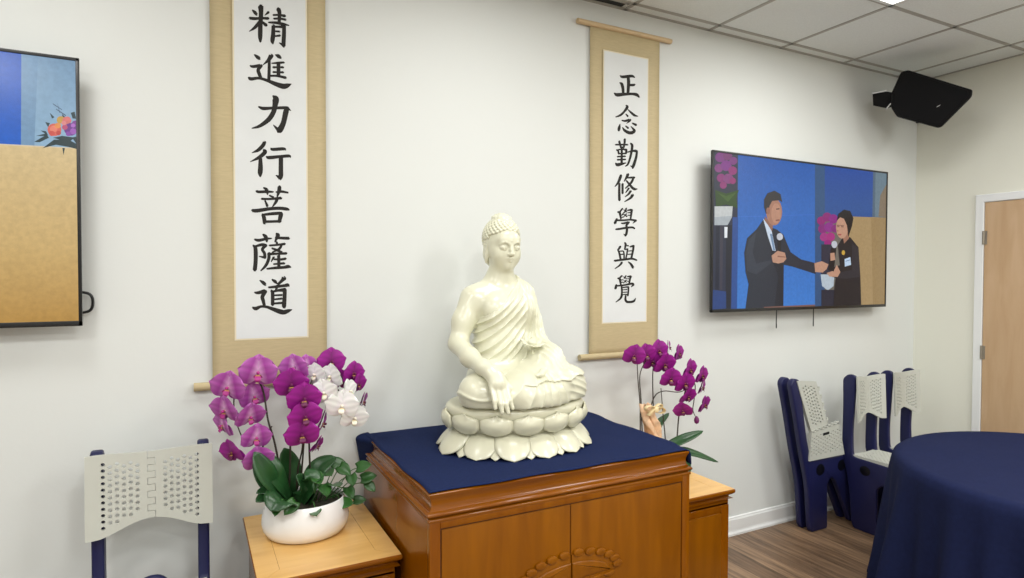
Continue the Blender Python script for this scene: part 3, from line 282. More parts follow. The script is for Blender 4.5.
def gridsurf(bm, f, nu, nv, closed_u=False):
    V = [[bm.verts.new(f(i/nu, j/nv)) for j in range(nv+1)] for i in range(nu if closed_u else nu+1)]
    n = len(V)
    for i in range(nu if closed_u else nu):
        for j in range(nv):
            a, b = V[i], V[(i+1) % n]
            bm.faces.new((a[j], b[j], b[j+1], a[j+1]))
    return V

# ---------------------------------------------------------------- camera
CAM = Vector((0, -2.71, 1.572))
yaw, pit, rol, FPX = 0.477305095, 0.0224195483, 0.00244767711, 621.79
fw = Vector((math.sin(yaw)*math.cos(pit), math.cos(yaw)*math.cos(pit), -math.sin(pit)))
rt = Vector((math.cos(yaw), -math.sin(yaw), 0)); up = rt.cross(fw)
r2 = rt*math.cos(rol)+up*math.sin(rol); u2 = -rt*math.sin(rol)+up*math.cos(rol)
cd = bpy.data.cameras.new('camera'); cam = bpy.data.objects.new('camera', cd); C.objects.link(cam)
mx = Matrix((r2, u2, -fw)).transposed().to_4x4(); mx.translation = CAM
cam.matrix_world = mx
cd.sensor_width = 36; cd.lens = FPX/1024*36; cd.clip_start = .02
bpy.context.scene.camera = cam

# ---------------------------------------------------------------- room
XR, XL, YB, ZC = 4.742, -2.6, -6.4, 2.992
def slab(name, m_, *a):
    bm = nb(); box(bm, *a); return structure(obj(name, bm, m_, smooth=False))
slab('floor', M['floor'], XL, XR, YB, 0, -.06, 0)
slab('wall_back', M['wall'], XL, XR, 0, .1, 0, ZC+.1)
slab('wall_left', M['wall'], XL-.1, XL, YB, .1, 0, ZC+.1)
slab('wall_front', M['wall'], XL, XR, YB-.1, YB, 0, ZC+.1)
# right wall with a door opening
DY0, DY1, DZ = -.452, -1.366, 2.068
slab('wall_right', M['wall_warm'], XR, XR+.1, YB-.1, .1, 0, ZC+.1)
# door: casing, slab, hinges
bm = nb(); w = .052
prism(bm, [(DY0+w, 0), (DY0+w, DZ+w), (DY1-w, DZ+w), (DY1-w, 0), (DY1, 0), (DY1, DZ), (DY0, DZ), (DY0, 0)], 'x', XR-.016, XR+.002, .004)
structure(obj('trim_1', bm, M['trim'], smooth=False))
bm = nb(); box(bm, XR-.010, XR+.002, DY1+.002, DY0-.003, .008, DZ-.003, .002)
door = structure(obj('door_1', bm, M['door'], smooth=False))
for hz in (1.83, 1.06, .22):
    bm = nb()
    tube(bm, [(XR-.014, DY0+.001, hz-.045), (XR-.014, DY0+.001, hz+.045)], .0075, 10)
    box(bm, XR-.013, XR-.0095, DY0-.02, DY0+.012, hz-.045, hz+.045)
    obj('hinge', bm, M['hinge'], door)
bm = nb(); lathe(bm, [(0, 0), (.028, 0), (.03, .01), (.012, .018), (.012, .04), (.026, .05), (.03, .066), (.02, .078), (0, .08)], 20)
bm.transform(Matrix.Translation((XR-.01, DY1+.07, .98)) @ Matrix.Rotation(-PI/2, 4, 'Y'))
obj('knob', bm, M['steel'], door)
# baseboards
def baseboard(name, horizontal, a, b, p):
    bm = nb()
    prof = [(0, 0), (.022, 0), (.022, .012), (.015, .022), (.013, .03), (.013, .092), (.009, .1), (.009, .106), (0, .11)]
    if horizontal:
        prism(bm, [(p-d, z) for d, z in prof], 'x', a, b)
    else:
        prism(bm, [(p-d, z) for d, z in prof], 'y', a, b)
    return structure(obj(name, bm, M['trim'], smooth=False))
baseboard('baseboard_back', True, XL, XR, 0)
baseboard('baseboard_right', False, DY0+.052, 0, XR)
# ceiling: tiles and metal grid
T = .6096*.9985
gx = [2.676+T*.962*k for k in range(-9, 4)]
gx = [2.676+.6015*k for k in range(-9, 4)]
gy = [-.088-.6035*k for k in range(0, 11)]
bm = nb(); box(bm, XL, XR, YB, 0, ZC, ZC+.02); ceil = structure(obj('ceiling', bm, M['ceiling'], smooth=False))
bm = nb(); h = .0035
for x in gx:
    if XL < x < XR: box(bm, x-.011, x+.011, YB, 0, ZC-h, ZC+.001)
for y in gy: box(bm, XL, XR, y-.011, y+.011, ZC-h, ZC+.0012)
box(bm, XL, XR, -.02, 0, ZC-h, ZC+.001); box(bm, XR-.02, XR, YB, 0, ZC-h, ZC+.001)
structure(obj('trim_2', bm, M['tee'], smooth=False))
# black linear slot in the border strip over the wall
bm = nb(); box(bm, .62, 2.03, -.074, -.03, ZC-.0045, ZC-.001)
v = obj('slot', bm, M['slot'], smooth=False)
vent = thing('ceiling_vent', 'long black slot vent in the ceiling edge above the right scroll', 'vent', (1.4, -.05, ZC))
v.parent = vent; v.matrix_parent_inverse = Matrix.Translation((-1.4, .05, -ZC))
bm = nb(); box(bm, .6, 2.05, -.078, -.073, ZC-.006, ZC); box(bm, .6, 2.05, -.031, -.026, ZC-.006, ZC); box(bm, 2.03, 2.05, -.078, -.026, ZC-.006, ZC); box(bm, .6, .62, -.078, -.026, ZC-.006, ZC)
f = obj('frame', bm, M['tee'], vent, smooth=False); f.matrix_parent_inverse = Matrix.Translation((-1.4, .05, -ZC))

# ceiling light panel, plus unseen area lights added as even fill (the near corner of one shows at the top of the photo)
def light_panel(x0, x1, y0, y1, label=None, visible=True, power=60):
    cx, cy = (x0+x1)/2, (y0+y1)/2
    if visible:
        t = thing('ceiling_light', label, 'light', (cx, cy, ZC-.004))
        a, b = (x1-x0)/2-.012, (y1-y0)/2-.012
        bm = nb()
        for (p, q, r, s) in ((-a, a, -b, -b+.02), (-a, a, b-.02, b), (-a, -a+.02, -b, b), (a-.02, a, -b, b)): box(bm, p, q, r, s, -.008, .003)
        obj('frame', bm, M['trim'], t, smooth=False)
        bm = nb(); box(bm, -a+.018, a-.018, -b+.018, b-.018, -.005, .002); obj('diffuser', bm, M['lens'], t, smooth=False)
    l = bpy.data.lights.new('panel_fill_light', 'AREA'); l.shape = 'RECTANGLE'; l.size = x1-x0-.06; l.size_y = y1-y0-.06
    l.energy = power; l.color = (1, .998, .97)
    o = bpy.data.objects.new('panel_fill_light', l); C.objects.link(o); o.location = (cx, cy, ZC-.016)

gy2 = [-.6915-.6035*k for k in range(0, 10)]
PW = LIGHT_POWER
light_panel(2.676, 3.2775, gy2[1], gy2[0], 'white ceiling light panel at the top edge above the right wall screen', True, PW*.38)
for k, row, pw in ((-3, 0, .38), (-6, 0, .38), (2, 2, .8), (-1, 3, .9), (-4, 3, .9), (-7, 3, .9), (0, 5, 1.1), (-3, 6, 1.1), (-6, 6, 1.1)):  # no fixtures: some inferred from cast shadows, more added to even the light
    x0 = 2.676+.6015*k
    light_panel(x0, x0+.6015, gy2[row+1], gy2[row], None, False, PW*pw)

# ---------------------------------------------------------------- hanging scrolls
def glyph_mesh(bm, aff, strokes, x_off, y, z_off):
    x0, z0, ax, az, bx, bz = aff
    def Wd(px, py, k):
        return (x0+ax*px+bx*py-x_off, y-.00004*k, z0+az*px+bz*py-z_off)
    for k, s in enumerate(strokes):
        P = catmull([(p[0], p[1], p[2]*1.07) for p in s], 5)
        Lf, Rt = [], []
        for i, p in enumerate(P):
            d = P[min(i+1, len(P)-1)]-P[max(i-1, 0)]; d = Vector((d.x, d.y))
            d = d.normalized() if d.length > 1e-6 else Vector((1, 0))
            nrm = Vector((-d.y, d.x)); w = max(p.z, 4)/2*1.0
            Lf.append((p.x+nrm.x*w, p.y+nrm.y*w)); Rt.append((p.x-nrm.x*w, p.y-nrm.y*w))
        # rounded ends
        def capp(i, j):
            p = P[i]; d = (Vector((p.x, p.y))-Vector((P[j].x, P[j].y))).normalized(); w = max(p.z, 4)/2; nr = Vector((-d.y, d.x))
            return [(p.x+math.cos(a)*w*nr.x+math.sin(a)*w*d.x*.8, p.y+math.cos(a)*w*nr.y+math.sin(a)*w*d.y*.8) for a in (PI*.25, PI*.5, PI*.75)]
        a = [bm.verts.new(Wd(*q, k)) for q in Lf]; b = [bm.verts.new(Wd(*q, k)) for q in Rt]
        for i in range(len(a)-1): bm.faces.new((a[i], b[i], b[i+1], a[i+1]))
        c = [bm.verts.new(Wd(*q, k)) for q in capp(-1, -2)]
        bm.faces.new([a[-1]]+c[::-1]+[b[-1]]) if False else bm.faces.new([b[-1]]+c+[a[-1]])
        c = [bm.verts.new(Wd(*q, k)) for q in capp(0, 1)]
        bm.faces.new([a[0]]+c+[b[0]])

def hanging_scroll(label, x0, x1, zb, zt, p0, p1, pzb, pzt, rod0, rod1, glyphs, tz=None):
    cx = (x0+x1)/2
    t = thing('hanging_scroll', label, 'scroll', (cx, 0, zb), 0, None)
    # silk mount: slightly wavy sheet with thickness
    def wav(u, v): return -.014-.003*math.sin(v*5+.4)*(1-u*.3)-.002*math.sin(u*PI)
    bm = nb()
    gridsurf(bm, lambda u, v: (x0-cx+(x1-x0)*u, wav(u, v), (zt-zb)*v), 12, 40)
    obj('silk_mount', bm, M['silk'], t, mods=[('SOLIDIFY', dict(thickness=.002, offset=1))])
    # narrow pale line around the paper, then paper
    bm = nb(); box(bm, p0-cx-.006, p1-cx+.006, -.0208, -.0195, pzb-zb-.006, pzt-zb+.006)
    obj('inner_border', bm, M['silk_edge'], t, smooth=False)
    bm = nb(); box(bm, p0-cx, p1-cx, -.0216, -.0200, pzb-zb, pzt-zb)
    pap = obj('paper_panel', bm, M['paper'], t, smooth=False)
    for aff, st in glyphs:
        bm = nb(); glyph_mesh(bm, aff, st, cx, -.0219, zb)
        bmesh.ops.recalc_face_normals(bm, faces=bm.faces[:])
        obj('brushed_character', bm, M['ink'], pap, smooth=False)
    # rods
    bm = nb(); tube(bm, [(rod0-cx+.02, -.018, .0), (rod1-cx-.02, -.018, .0)], .0165, 16); obj('bottom_rod', bm, M['silk'], t)
    for (a, b) in ((rod0, x0+.002), (x1-.002, rod1)):
        bm = nb(); tube(bm, [(a-cx, -.018, 0), (a-cx+.004*(1 if a < cx else -1)*0, -.018, 0), (b-cx, -.018, 0)], [.013, .0165, .0165], 16)
        obj('rod_end', bm, M['cream_rod'], t)
    bm = nb(); tube(bm, [(rod0-cx, -.015, zt-zb), (rod1-cx, -.015, zt-zb)], .014, 14); obj('top_rod', bm, M['rod'], t)
    return t
hanging_scroll('larger wide tan silk scroll with black characters reading down, behind the left orchid', .074, .511, 1.135, 2.93, .160, .430, 1.316, 2.80, -.012, .588, GLYPHS['A'])
hanging_scroll('narrower tan silk scroll with black characters, between the white statue and the right wall screen', 1.846, 2.306, 1.145, 2.872, 1.930, 2.218, 1.322, 2.745, 1.766, 2.385, GLYPHS['B'])

# ---------------------------------------------------------------- wall screens
def television(label, x0, x1, z0, z1, pic, straps=None, loops=None):
    cx = (x0+x1)/2; yf = -.095
    t = thing('television', label, 'television', (cx, 0, z0))
    bm = nb(); box(bm, x0-cx+.001, x1-cx-.001, yf+.004, -.080, .001, z1-z0-.001, .004); obj('housing', bm, M['tvblack'], t)
    bm = nb(); box(bm, x0-cx+.25, x1-cx-.25, -.082, -.03, .15, z1-z0-.2, .012); obj('rear_bulge', bm, M['tvblack'], t)
    bm = nb(); b = .011
    for (p, q, r, s) in ((x0, x1, z1-.011, z1), (x0, x1, z0, z0+.018), (x0, x0+b, z0, z1), (x1-b, x1, z0, z1)): box(bm, p-cx, q-cx, yf-.002, yf+.006, r-z0, s-z0, .0015)
    obj('bezel', bm, M['tvblack'], t)
    bm = nb(); col = bm.loops.layers.float_color.new('Col')
    X0, X1, Z0, Z1 = x0+b, x1-b, z0+.017, z1-.0105
    for k, (c, pts) in enumerate(pic):
        P = [(min(max(x if x > -.9 else -3, X0), X1), min(max(z, Z0), Z1)) for x, z in pts]
        vs = [bm.verts.new((x-cx, yf+.002-.00003*(k+1), z-z0)) for x, z in P]
        try: f = bm.faces.new(vs)
        except Exception: continue
        f.normal_update()
        if f.normal.y > 0: f.normal_flip()
        zs = [z for x, z in P]; za, zb_ = min(zs), max(zs)
        for lp in f.loops:
            if len(c) == 2:
                q = (lp.vert.co.z+z0-za)/max(zb_-za, 1e-4); cc = [c[1][i]*(1-q)+c[0][i]*q for i in range(3)]
            else: cc = c
            lp[col] = (*lin(cc), 1)
    obj('screen_picture', bm, M['screen'], t, smooth=False)
    bm = nb()
    box(bm, -.3, .3, -.035, 0, .22, .30); box(bm, -.3, .3, -.035, 0, .55, .63); box(bm, -.25, -.2, -.05, -.01, .1, .75); box(bm, .2, .25, -.05, -.01, .1, .75)
    obj('wall_bracket', bm, M['tvmetal'], t, smooth=False)
    for sx in straps or ():
        bm = nb(); tube(bm, catmull([(sx-cx, -.045, .05), (sx-cx, -.043, -.05), (sx-cx+.004, -.04, -.105), (sx-cx+.012, -.034, -.112), (sx-cx+.017, -.03, -.09)], 5), .0035, 6)
        obj('pull_strap', bm, M['tvblack'], t)
    for (lx, lz) in loops or ():
        bm = nb(); tube(bm, catmull([(lx-cx-.03, -.03, lz-z0+.04), (lx-cx+.012, -.028, lz-z0+.03), (lx-cx+.022, -.026, lz-z0), (lx-cx+.012, -.028, lz-z0-.03), (lx-cx-.03, -.03, lz-z0-.04)], 6), .005, 8)
        obj('cable', bm, M['tvblack'], t)
    return t
television('wall screen showing a man and a woman with microphones, right of both scrolls', 2.625, 4.247, 1.361, 2.283, PIC_RIGHT, straps=(3.225, 3.57))
television('wall screen showing a tan podium and flowers, cut off by the left photo edge', -1.955, -.336, 1.391, 2.318, PIC_LEFT, loops=((-.335, 1.47),))
# ---------------------------------------------------------------- altar cabinet
CX0, CX1, CYF, CYB, CZT = .662, 1.742, -.868, -.03, .880
cab = thing('altar_cabinet', 'orange-brown wooden altar cabinet with two doors under the white statue', 'cabinet', ((CX0+CX1)/2, (CYF+CYB)/2, 0))
hw, hd = (CX1-CX0)/2, (CYB-CYF)/2
bm = nb(); box(bm, -hw+.001, hw-.001, -hd+.006, hd, .06, CZT-.055, .003); obj('carcass', bm, M['wood2'], cab)
# moulded cornice: stepped rectangle rings
def ring_profile(bm, prof, hx, hy):
    """prof: list of (outset, z); closed solid ring stack around a rectangle"""
    rings = []
    for o, z in prof:
        rings.append([bm.verts.new(p) for p in ((-hx-o, -hy-o, z), (hx+o, -hy-o, z), (hx+o, hy, z), (-hx-o, hy, z))])
    for a, b in zip(rings, rings[1:]):
        for k in range(4): bm.faces.new((a[k], a[(k+1) % 4], b[(k+1) % 4], b[k]))
    bm.faces.new(rings[0][::-1]); bm.faces.new(rings[-1])
bm = nb()
cove = [(0, -.094), (.009, -.092), (.011, -.087), (.009, -.081), (.004, -.079), (.005, -.076), (.013, -.073), (.015, -.068), (.012, -.062), (.004, -.059), (-.002, -.050), (-.004, -.038), (-.003, -.026), (.001, -.015), (.005, -.008), (.006, -.003), (.003, 0)]
ring_profile(bm, [(o-.006, CZT+z) for o, z in cove], hw, hd)
obj('cornice', bm, M['moulding'], cab, angle=50)
# face frame + doors
FZ = CZT-.092
bm = nb()
for a in ((-hw, -hw+.036, .06, FZ), (hw-.036, hw, .06, FZ), (-hw+.0365, hw-.0365, FZ-.022, FZ), (-hw+.0365, hw-.0365, .06, .10)): box(bm, a[0], a[1], -hd-.002, -hd+.02, a[2], a[3], .0015)
obj('face_frame', bm, M['wood2'], cab)
bm = nb(); box(bm, -hw+.03, hw-.03, -hd+.003, -hd+.012, .08, FZ-.015); obj('door_recess', bm, M['groove'], cab, smooth=False)
dcx = DOOR_SEAM-(CX0+CX1)/2
for s, (a, b) in ((-1, (-hw+.041, dcx-.002)), (1, (dcx+.002, hw-.041))):
    bm = nb(); box(bm, a, b, -hd-.001, -hd+.014, .105, FZ-.027, .003); d = obj('cupboard_door', bm, M['wood'], cab)
    # carved lotus relief, half on each door: raised scalloped oval with petals
    # carved lotus relief, half on each door: a raised bowl with a beaded rim of scallops and petals below
    bm = nb()
    ox, oz, RX, RZ = dcx+.02, .505, .195, .078
    g0 = .0025
    arc = [(t/40)*PI/2 for t in range(41)]
    half = [(dcx+s*max(g0, RX*math.cos(t)), oz+RZ*math.sin(t)) for t in arc]+[(dcx+s*g0, oz-.07), (dcx+s*RX*.35, oz-.062), (dcx+s*RX*.7, oz-.04), (dcx+s*RX*.95, oz-.012)]
    prism(bm, half, 'y', -hd-.007, -hd+.004, .0025)
    for k in range(6):
        t0 = PI/2*(k+.45)/6
        c = (dcx+s*RX*1.03*math.cos(t0), oz+RZ*1.06*math.sin(t0)); r_ = .0215
        ring = [(c[0]+r_*math.cos(q), c[1]+r_*.62*math.sin(q)) for q in [2*PI*j/16 for j in range(16)]]
        ring = [(dcx+s*max(g0, (x-dcx)*s), z) for x, z in ring]
        prism(bm, ring, 'y', -hd-.0135, -hd-.002, .004)
    inn = [(dcx+s*max(g0, RX*.86*math.cos(t)), oz-.006+RZ*.72*math.sin(t)) for t in arc]+[(dcx+s*g0, oz-.012)]
    prism(bm, inn, 'y', -hd-.012, -hd-.004, .005, 3)
    for k in range(3):
        x0_ = RX*(.02+.32*k); x1_ = RX*(.36+.30*k)
        pts = [(dcx+s*(g0+x0_), oz-.02), (dcx+s*(g0+x1_), oz-.018+.004*k), (dcx+s*(g0+(x0_+x1_)/2+.01), oz-.058+.012*k)]
        prism(bm, rounded(pts, .02, 4), 'y', -hd-.013, -hd-.004, .003)
    obj('carved_relief', bm, M['wood'], d)
bm = nb(); box(bm, -hw+.015, hw-.015, -hd+.02, hd-.02, 0, .062); obj('plinth', bm, M['wood2'], cab, smooth=False)

# navy cloth over the cabinet top: lies flat, inset at left and front, hangs over the right side and the back
cloth = nb()
nx_, ny_ = 60, 44
xa, xb, ya, yb = CX0-.001, CX1+.004, CYF+.000, CYB
LR, LB = .055, .16
def sstep_(x, a, b):
    t = min(1, max(0, (x-a)/(b-a))); return t*t*(3-2*t)
def cl(u, v):
    # arc length coordinates
    sx = u*((xb-xa)+LR); sy = v*((yb-ya)+LB)
    W, D = xb-xa, yb-ya; rr = .016
    z = CZT+.0055
    # right side roll-over
    def roll(s, L):
        e = s-(L-rr)
        if e <= 0: return s, 0
        if e < rr*PI/2:
            a = e/rr; return L-rr+rr*math.sin(a), -(rr-rr*math.cos(a))
        return L, -rr-(e-rr*PI/2)
    wob = .012*math.sin(v*9+.5)+.008*math.sin(v*21)
    px, dz1 = roll(sx, W+(.032+wob*.7)*sstep_(v, .0, .22)+.004)
    py, dz2 = roll(sy, D+.004)
    if dz1 < 0: px += (.010*math.sin(v*12))*min(1, -dz1*30)
    x = xa+px; y = ya+py
    zz = z+dz1+dz2
    zz += .0018*math.sin(u*17+v*5)*math.sin(v*11)*(1 if dz1 == 0 and dz2 == 0 else 0)
    # ripple of the back-right border and the front edge
    if dz1 == 0 and dz2 == 0:
        edge = min(u, v)
        zz += .002*math.exp(-min(u, v)*40)
        zz += .010*math.exp(-((u-.99)/.05)**2)*max(0, math.sin(v*14+1))*(.4)
    if v < .02: y += .004*math.sin(u*23)
    if u < .02: x += .004*math.sin(v*19)
    return (x, y, zz)
gridsurf(cloth, cl, nx_, ny_)
# left-back fold hanging past the corner
def corner_fold(u, v):
    k = min(1, v/.35); w = max(0, (v-.35)/.65); t = 1-u
    x = xa+.022-(.056*math.sin(k*PI/2)-.020*w)*(1-.75*u**1.5)
    z = CZT+.006-.022*k*k*(1-.4*u)-.105*w*(1-.25*u)-.008*math.sin(PI*u)*w
    return (x, CYB+.003-.150*u*(1-.3*w)-.004*math.sin(v*5), z)
gridsurf(cloth, corner_fold, 10, 14)
bmesh.ops.recalc_face_normals(cloth, faces=cloth.faces[:])
tag(obj('navy_cloth', cloth, M['cloth'], angle=180, mods=[('SOLIDIFY', dict(thickness=.003, offset=-1))]), 'navy blue cloth spread over the cabinet under the white statue', 'cloth')

# ---------------------------------------------------------------- low side tables
def side_table(label, x0, x1, y0, y1, zt, group):
    hx, hy = (x1-x0)/2, (y1-y0)/2
    t = thing('side_table', label, 'side table', ((x0+x1)/2, (y0+y1)/2, 0), 0, None)
    bm = nb()
    prof = [(-.022, -.070), (-.022, -.045), (-.006, -.041), (-.020, -.036), (-.020, -.030), (-.010, -.024), (-.002, -.017), (0, -.011), (0, -.003), (-.003, 0)]
    ring_profile(bm, [(o, zt+z) for o, z in prof], hx, hy); obj('top_moulding', bm, M['moulding'], t, angle=50)
    # top frame with mitred panel
    bm = nb(); fwid = .075
    O = [(-hx+.003, -hy+.003), (hx-.003, -hy+.003), (hx-.003, hy), (-hx+.003, hy)]
    I = [(-hx+fwid, -hy+fwid), (hx-fwid, -hy+fwid), (hx-fwid, hy-fwid), (-hx+fwid, hy-fwid)]
    g = .0009
    for k in range(4):
        a, b, c, d = Vector(O[k]), Vector(O[(k+1) % 4]), Vector(I[(k+1) % 4]), Vector(I[k])
        m_ = (b-a).normalized()
        prism(bm, [tuple(a+m_*g), tuple(b-m_*g), tuple(c-m_*g), tuple(d+m_*g)], 'z', zt-.004, zt+.0012)
    obj('top_frame', bm, M['glare_top'], t, smooth=False)
    bm = nb(); box(bm, I[0][0]+.001, I[1][0]-.001, I[0][1]+.001, I[2][1]-.001, zt-.004, zt+.0009); obj('top_panel', bm, M['glare_top'], t, smooth=False)
    bm = nb(); box(bm, -hx+.022, hx-.022, -hy+.022, hy, .05, zt-.06, .003); obj('body', bm, M['wood2'], t)
    bm = nb()
    for s in (-1, 1): box(bm, s*(hx-.045)-.023, s*(hx-.045)+.023, -hy+.018, -hy+.03, .05, zt-.072, .0015)
    box(bm, -hx+.0685, hx-.0685, -hy+.019, -hy+.03, zt-.10, zt-.072, .0015)
    obj('face_frame', bm, M['wood2'], t)
    bm = nb(); box(bm, -hx+.07, hx-.07, -hy+.014, -hy+.028, .09, zt-.105, .003); obj('drawer_front', bm, M['wood'], t)
    bm = nb(); box(bm, -hx+.03, hx-.03, -hy+.03, hy-.01, 0, .052); obj('plinth', bm, M['wood2'], t, smooth=False)
    return t
side_table('low wooden side table holding the white orchid bowl, left of the altar cabinet', .178, .648, -.632, -.025, .599, 0)
side_table('low wooden side table half hidden behind the right side of the altar cabinet', 1.755, 2.197, -.682, -.025, .600, 0)

# ---------------------------------------------------------------- round table with cloth to the floor
TC = (3.385, -1.535); TR = .73
t = thing('round_table', 'round folding table hidden under the navy floor-length cloth', 'table', (TC[0], TC[1], 0))
bm = nb(); lathe(bm, [(0, .715), (TR-.012, .715), (TR-.006, .722), (TR-.006, .732), (TR-.012, .738), (0, .738)], 64); obj('tabletop', bm, M['grey'], t)
for k in range(4):
    a = PI/4+k*PI/2
    bm = nb(); tube(bm, [(.42*math.cos(a), .42*math.sin(a), .716), (.48*math.cos(a), .48*math.sin(a), .0)], .014, 10); obj('leg', bm, M['steel'], t)
bm = nb()
NU = 320
def tcl(u, v):
    a = 2*PI*u
    if v < .42:
        r = TR*(v/.42)**.8; z = .7415+.0012*math.sin(6*a)*math.sin(9*r)
        return (r*math.cos(a), r*math.sin(a), z)
    s = (v-.42)/.58
    fold = .55*math.sin(15*a+1.1+.9*math.sin(3*a))+.3*math.sin(8*a+.4)+.4*math.sin(29*a+2*math.sin(2*a))
    drop = s*.732
    edge = min(1, s*14)
    amp = .075*max(0, s-.04)**.8
    r = TR+.010*edge+.075*s+amp*fold
    z = .7415-.010*(1-math.cos(min(1, s*10)*PI/2))-drop
    return (r*math.cos(a), r*math.sin(a), max(z, .004))
gridsurf(bm, tcl, NU, 44, True)
bmesh.ops.remove_doubles(bm, verts=bm.verts[:], dist=1e-5)
bmesh.ops.recalc_face_normals(bm, faces=bm.faces[:])
o = obj('tablecloth', bm, M['tablecloth'], angle=180); o.location = (TC[0], TC[1], 0)
tag(o, 'navy floor-length cloth draped over the round table at right', 'tablecloth')

# ---------------------------------------------------------------- folding chairs
FRAME = rounded([(.000, .925, .03), (.028, .958, .03), (.078, .950, .03), (.118, .74, .1), (.150, .575, .06), (.190, .445, .03), (.560, .432, .03), (.600, .300, .06), (.715, .015, .03), (.690, .0, .01), (.575, .0, .02), (.425, .285, .06), (.385, .318, .05), (.345, .285, .05), (.350, .0, .02), (.205, .0, .02), (.19, .03, .01), (.165, .30, .1), (.105, .50, .1), (.05, .74, .1)], .03, 4)
# unfolded, the posts stand nearly upright
FRAME_UP = [(u+(.125*(z-.445)/.5 if z > .445 else 0), z) for u, z in FRAME]
def frame_mesh(x0, x1):
    bm = nb(); prism(bm, [(-u, z) for u, z in FRAME_UP][::-1], 'x', x0, x1, .008, 3)
    return bm
HOLES = ((.275, .378, .040, .036), (.478, .378, .040, .036))
def hole_mesh(x, s, u, z, ru, rz):
    # thin near-black ovals on the side panel, painting the shade inside the holes
    bm = nb()
    if 1:
        n = 20; a = [bm.verts.new((x-s*.004, -(u+ru*math.cos(2*PI*k/n)), z+rz*math.sin(2*PI*k/n))) for k in range(n)]
        b = [bm.verts.new((x-s*.0, -(u+ru*.8*math.cos(2*PI*k/n)), z+rz*.8*math.sin(2*PI*k/n))) for k in range(n)]
        for q in b: q.co.x = x+s*.0006
        for k in range(n): bm.faces.new((a[k], a[(k+1) % n], b[(k+1) % n], b[k]))
        bm.faces.new(b)
    bmesh.ops.recalc_face_normals(bm, faces=bm.faces[:])
    return bm

def perforated(bm, f, s0, s1, ncol, zlo, zhi, cell, rad, inset, thick_dir, holes=lambda s, z: True):
    """sheet of staggered round-holed cells; f(s,z)->point; thick_dir(s)->vector; front/back faces plus hole walls"""
    ws = (s1-s0)/ncol
    K = 8
    for i in range(ncol):
        a, b = s0+ws*i, s0+ws*(i+1); sm = (a+b)/2
        lo, hi = zlo(sm), zhi(sm)
        la, lb, ha, hb = zlo(a), zlo(b), zhi(a), zhi(b)
        n = max(1, round((hi-lo)/cell)); off = .5 if i % 2 else 0
        cuts = [0]+[(k+off)/n for k in range(0, n+1) if 0 < (k+off)/n < 1]+[1]
        for c0, c1 in zip(cuts, cuts[1:]):
            def zz(s, t):
                u = (s-a)/ws; return (la+(lb-la)*u)*(1-t)+(ha+(hb-ha)*u)*t
            tm = (c0+c1)/2; zc = zz(sm, tm)
            full = (c1-c0) > .9/n
            corner = [(b, c0), (b, (c0+c1)/2), (b, c1), (sm, c1), (a, c1), (a, (c0+c1)/2), (a, c0), (sm, c0)]
            outer = [f(s, zz(s, t_)) for s, t_ in corner]
            dv = thick_dir(sm)
            if full and c0 >= inset/n and c1 <= 1-inset/n and holes(sm, zc):
                ang = [-PI/4, 0, PI/4, PI/2, 3*PI/4, PI, 5*PI/4, 3*PI/2]
                inner = [f(sm+rad*math.cos(q), zc+rad*math.sin(q)) for q in ang]
                A = [bm.verts.new(p) for p in outer]; B = [bm.verts.new(p) for p in inner]
                A2 = [bm.verts.new(p+dv) for p in outer]; B2 = [bm.verts.new(p+dv) for p in inner]
                for k in range(K):
                    j = (k+1) % K
                    bm.faces.new((A[k], A[j], B[j], B[k])); bm.faces.new((A2[j], A2[k], B2[k], B2[j])); bm.faces.new((B[k], B[j], B2[j], B2[k]))
            else:
                A = [bm.verts.new(p) for p in outer]; A2 = [bm.verts.new(p+dv) for p in outer]
                bm.faces.new(A); bm.faces.new(A2[::-1])
            # rims
            for cond, i0, i1 in ((c0 == 0, 6, 7), (c0 == 0, 7, 0), (c1 == 1, 2, 3), (c1 == 1, 3, 4), (i == 0, 4, 5), (i == 0, 5, 6), (i == ncol-1, 0, 1), (i == ncol-1, 1, 2)):
                if cond:
                    p, q = outer[i0], outer[i1]
                    bm.faces.new([bm.verts.new(x) for x in (p, q, q+dv, p+dv)])
    bmesh.ops.remove_doubles(bm, verts=bm.verts[:], dist=1e-5)
    bmesh.ops.recalc_face_normals(bm, faces=bm.faces[:])

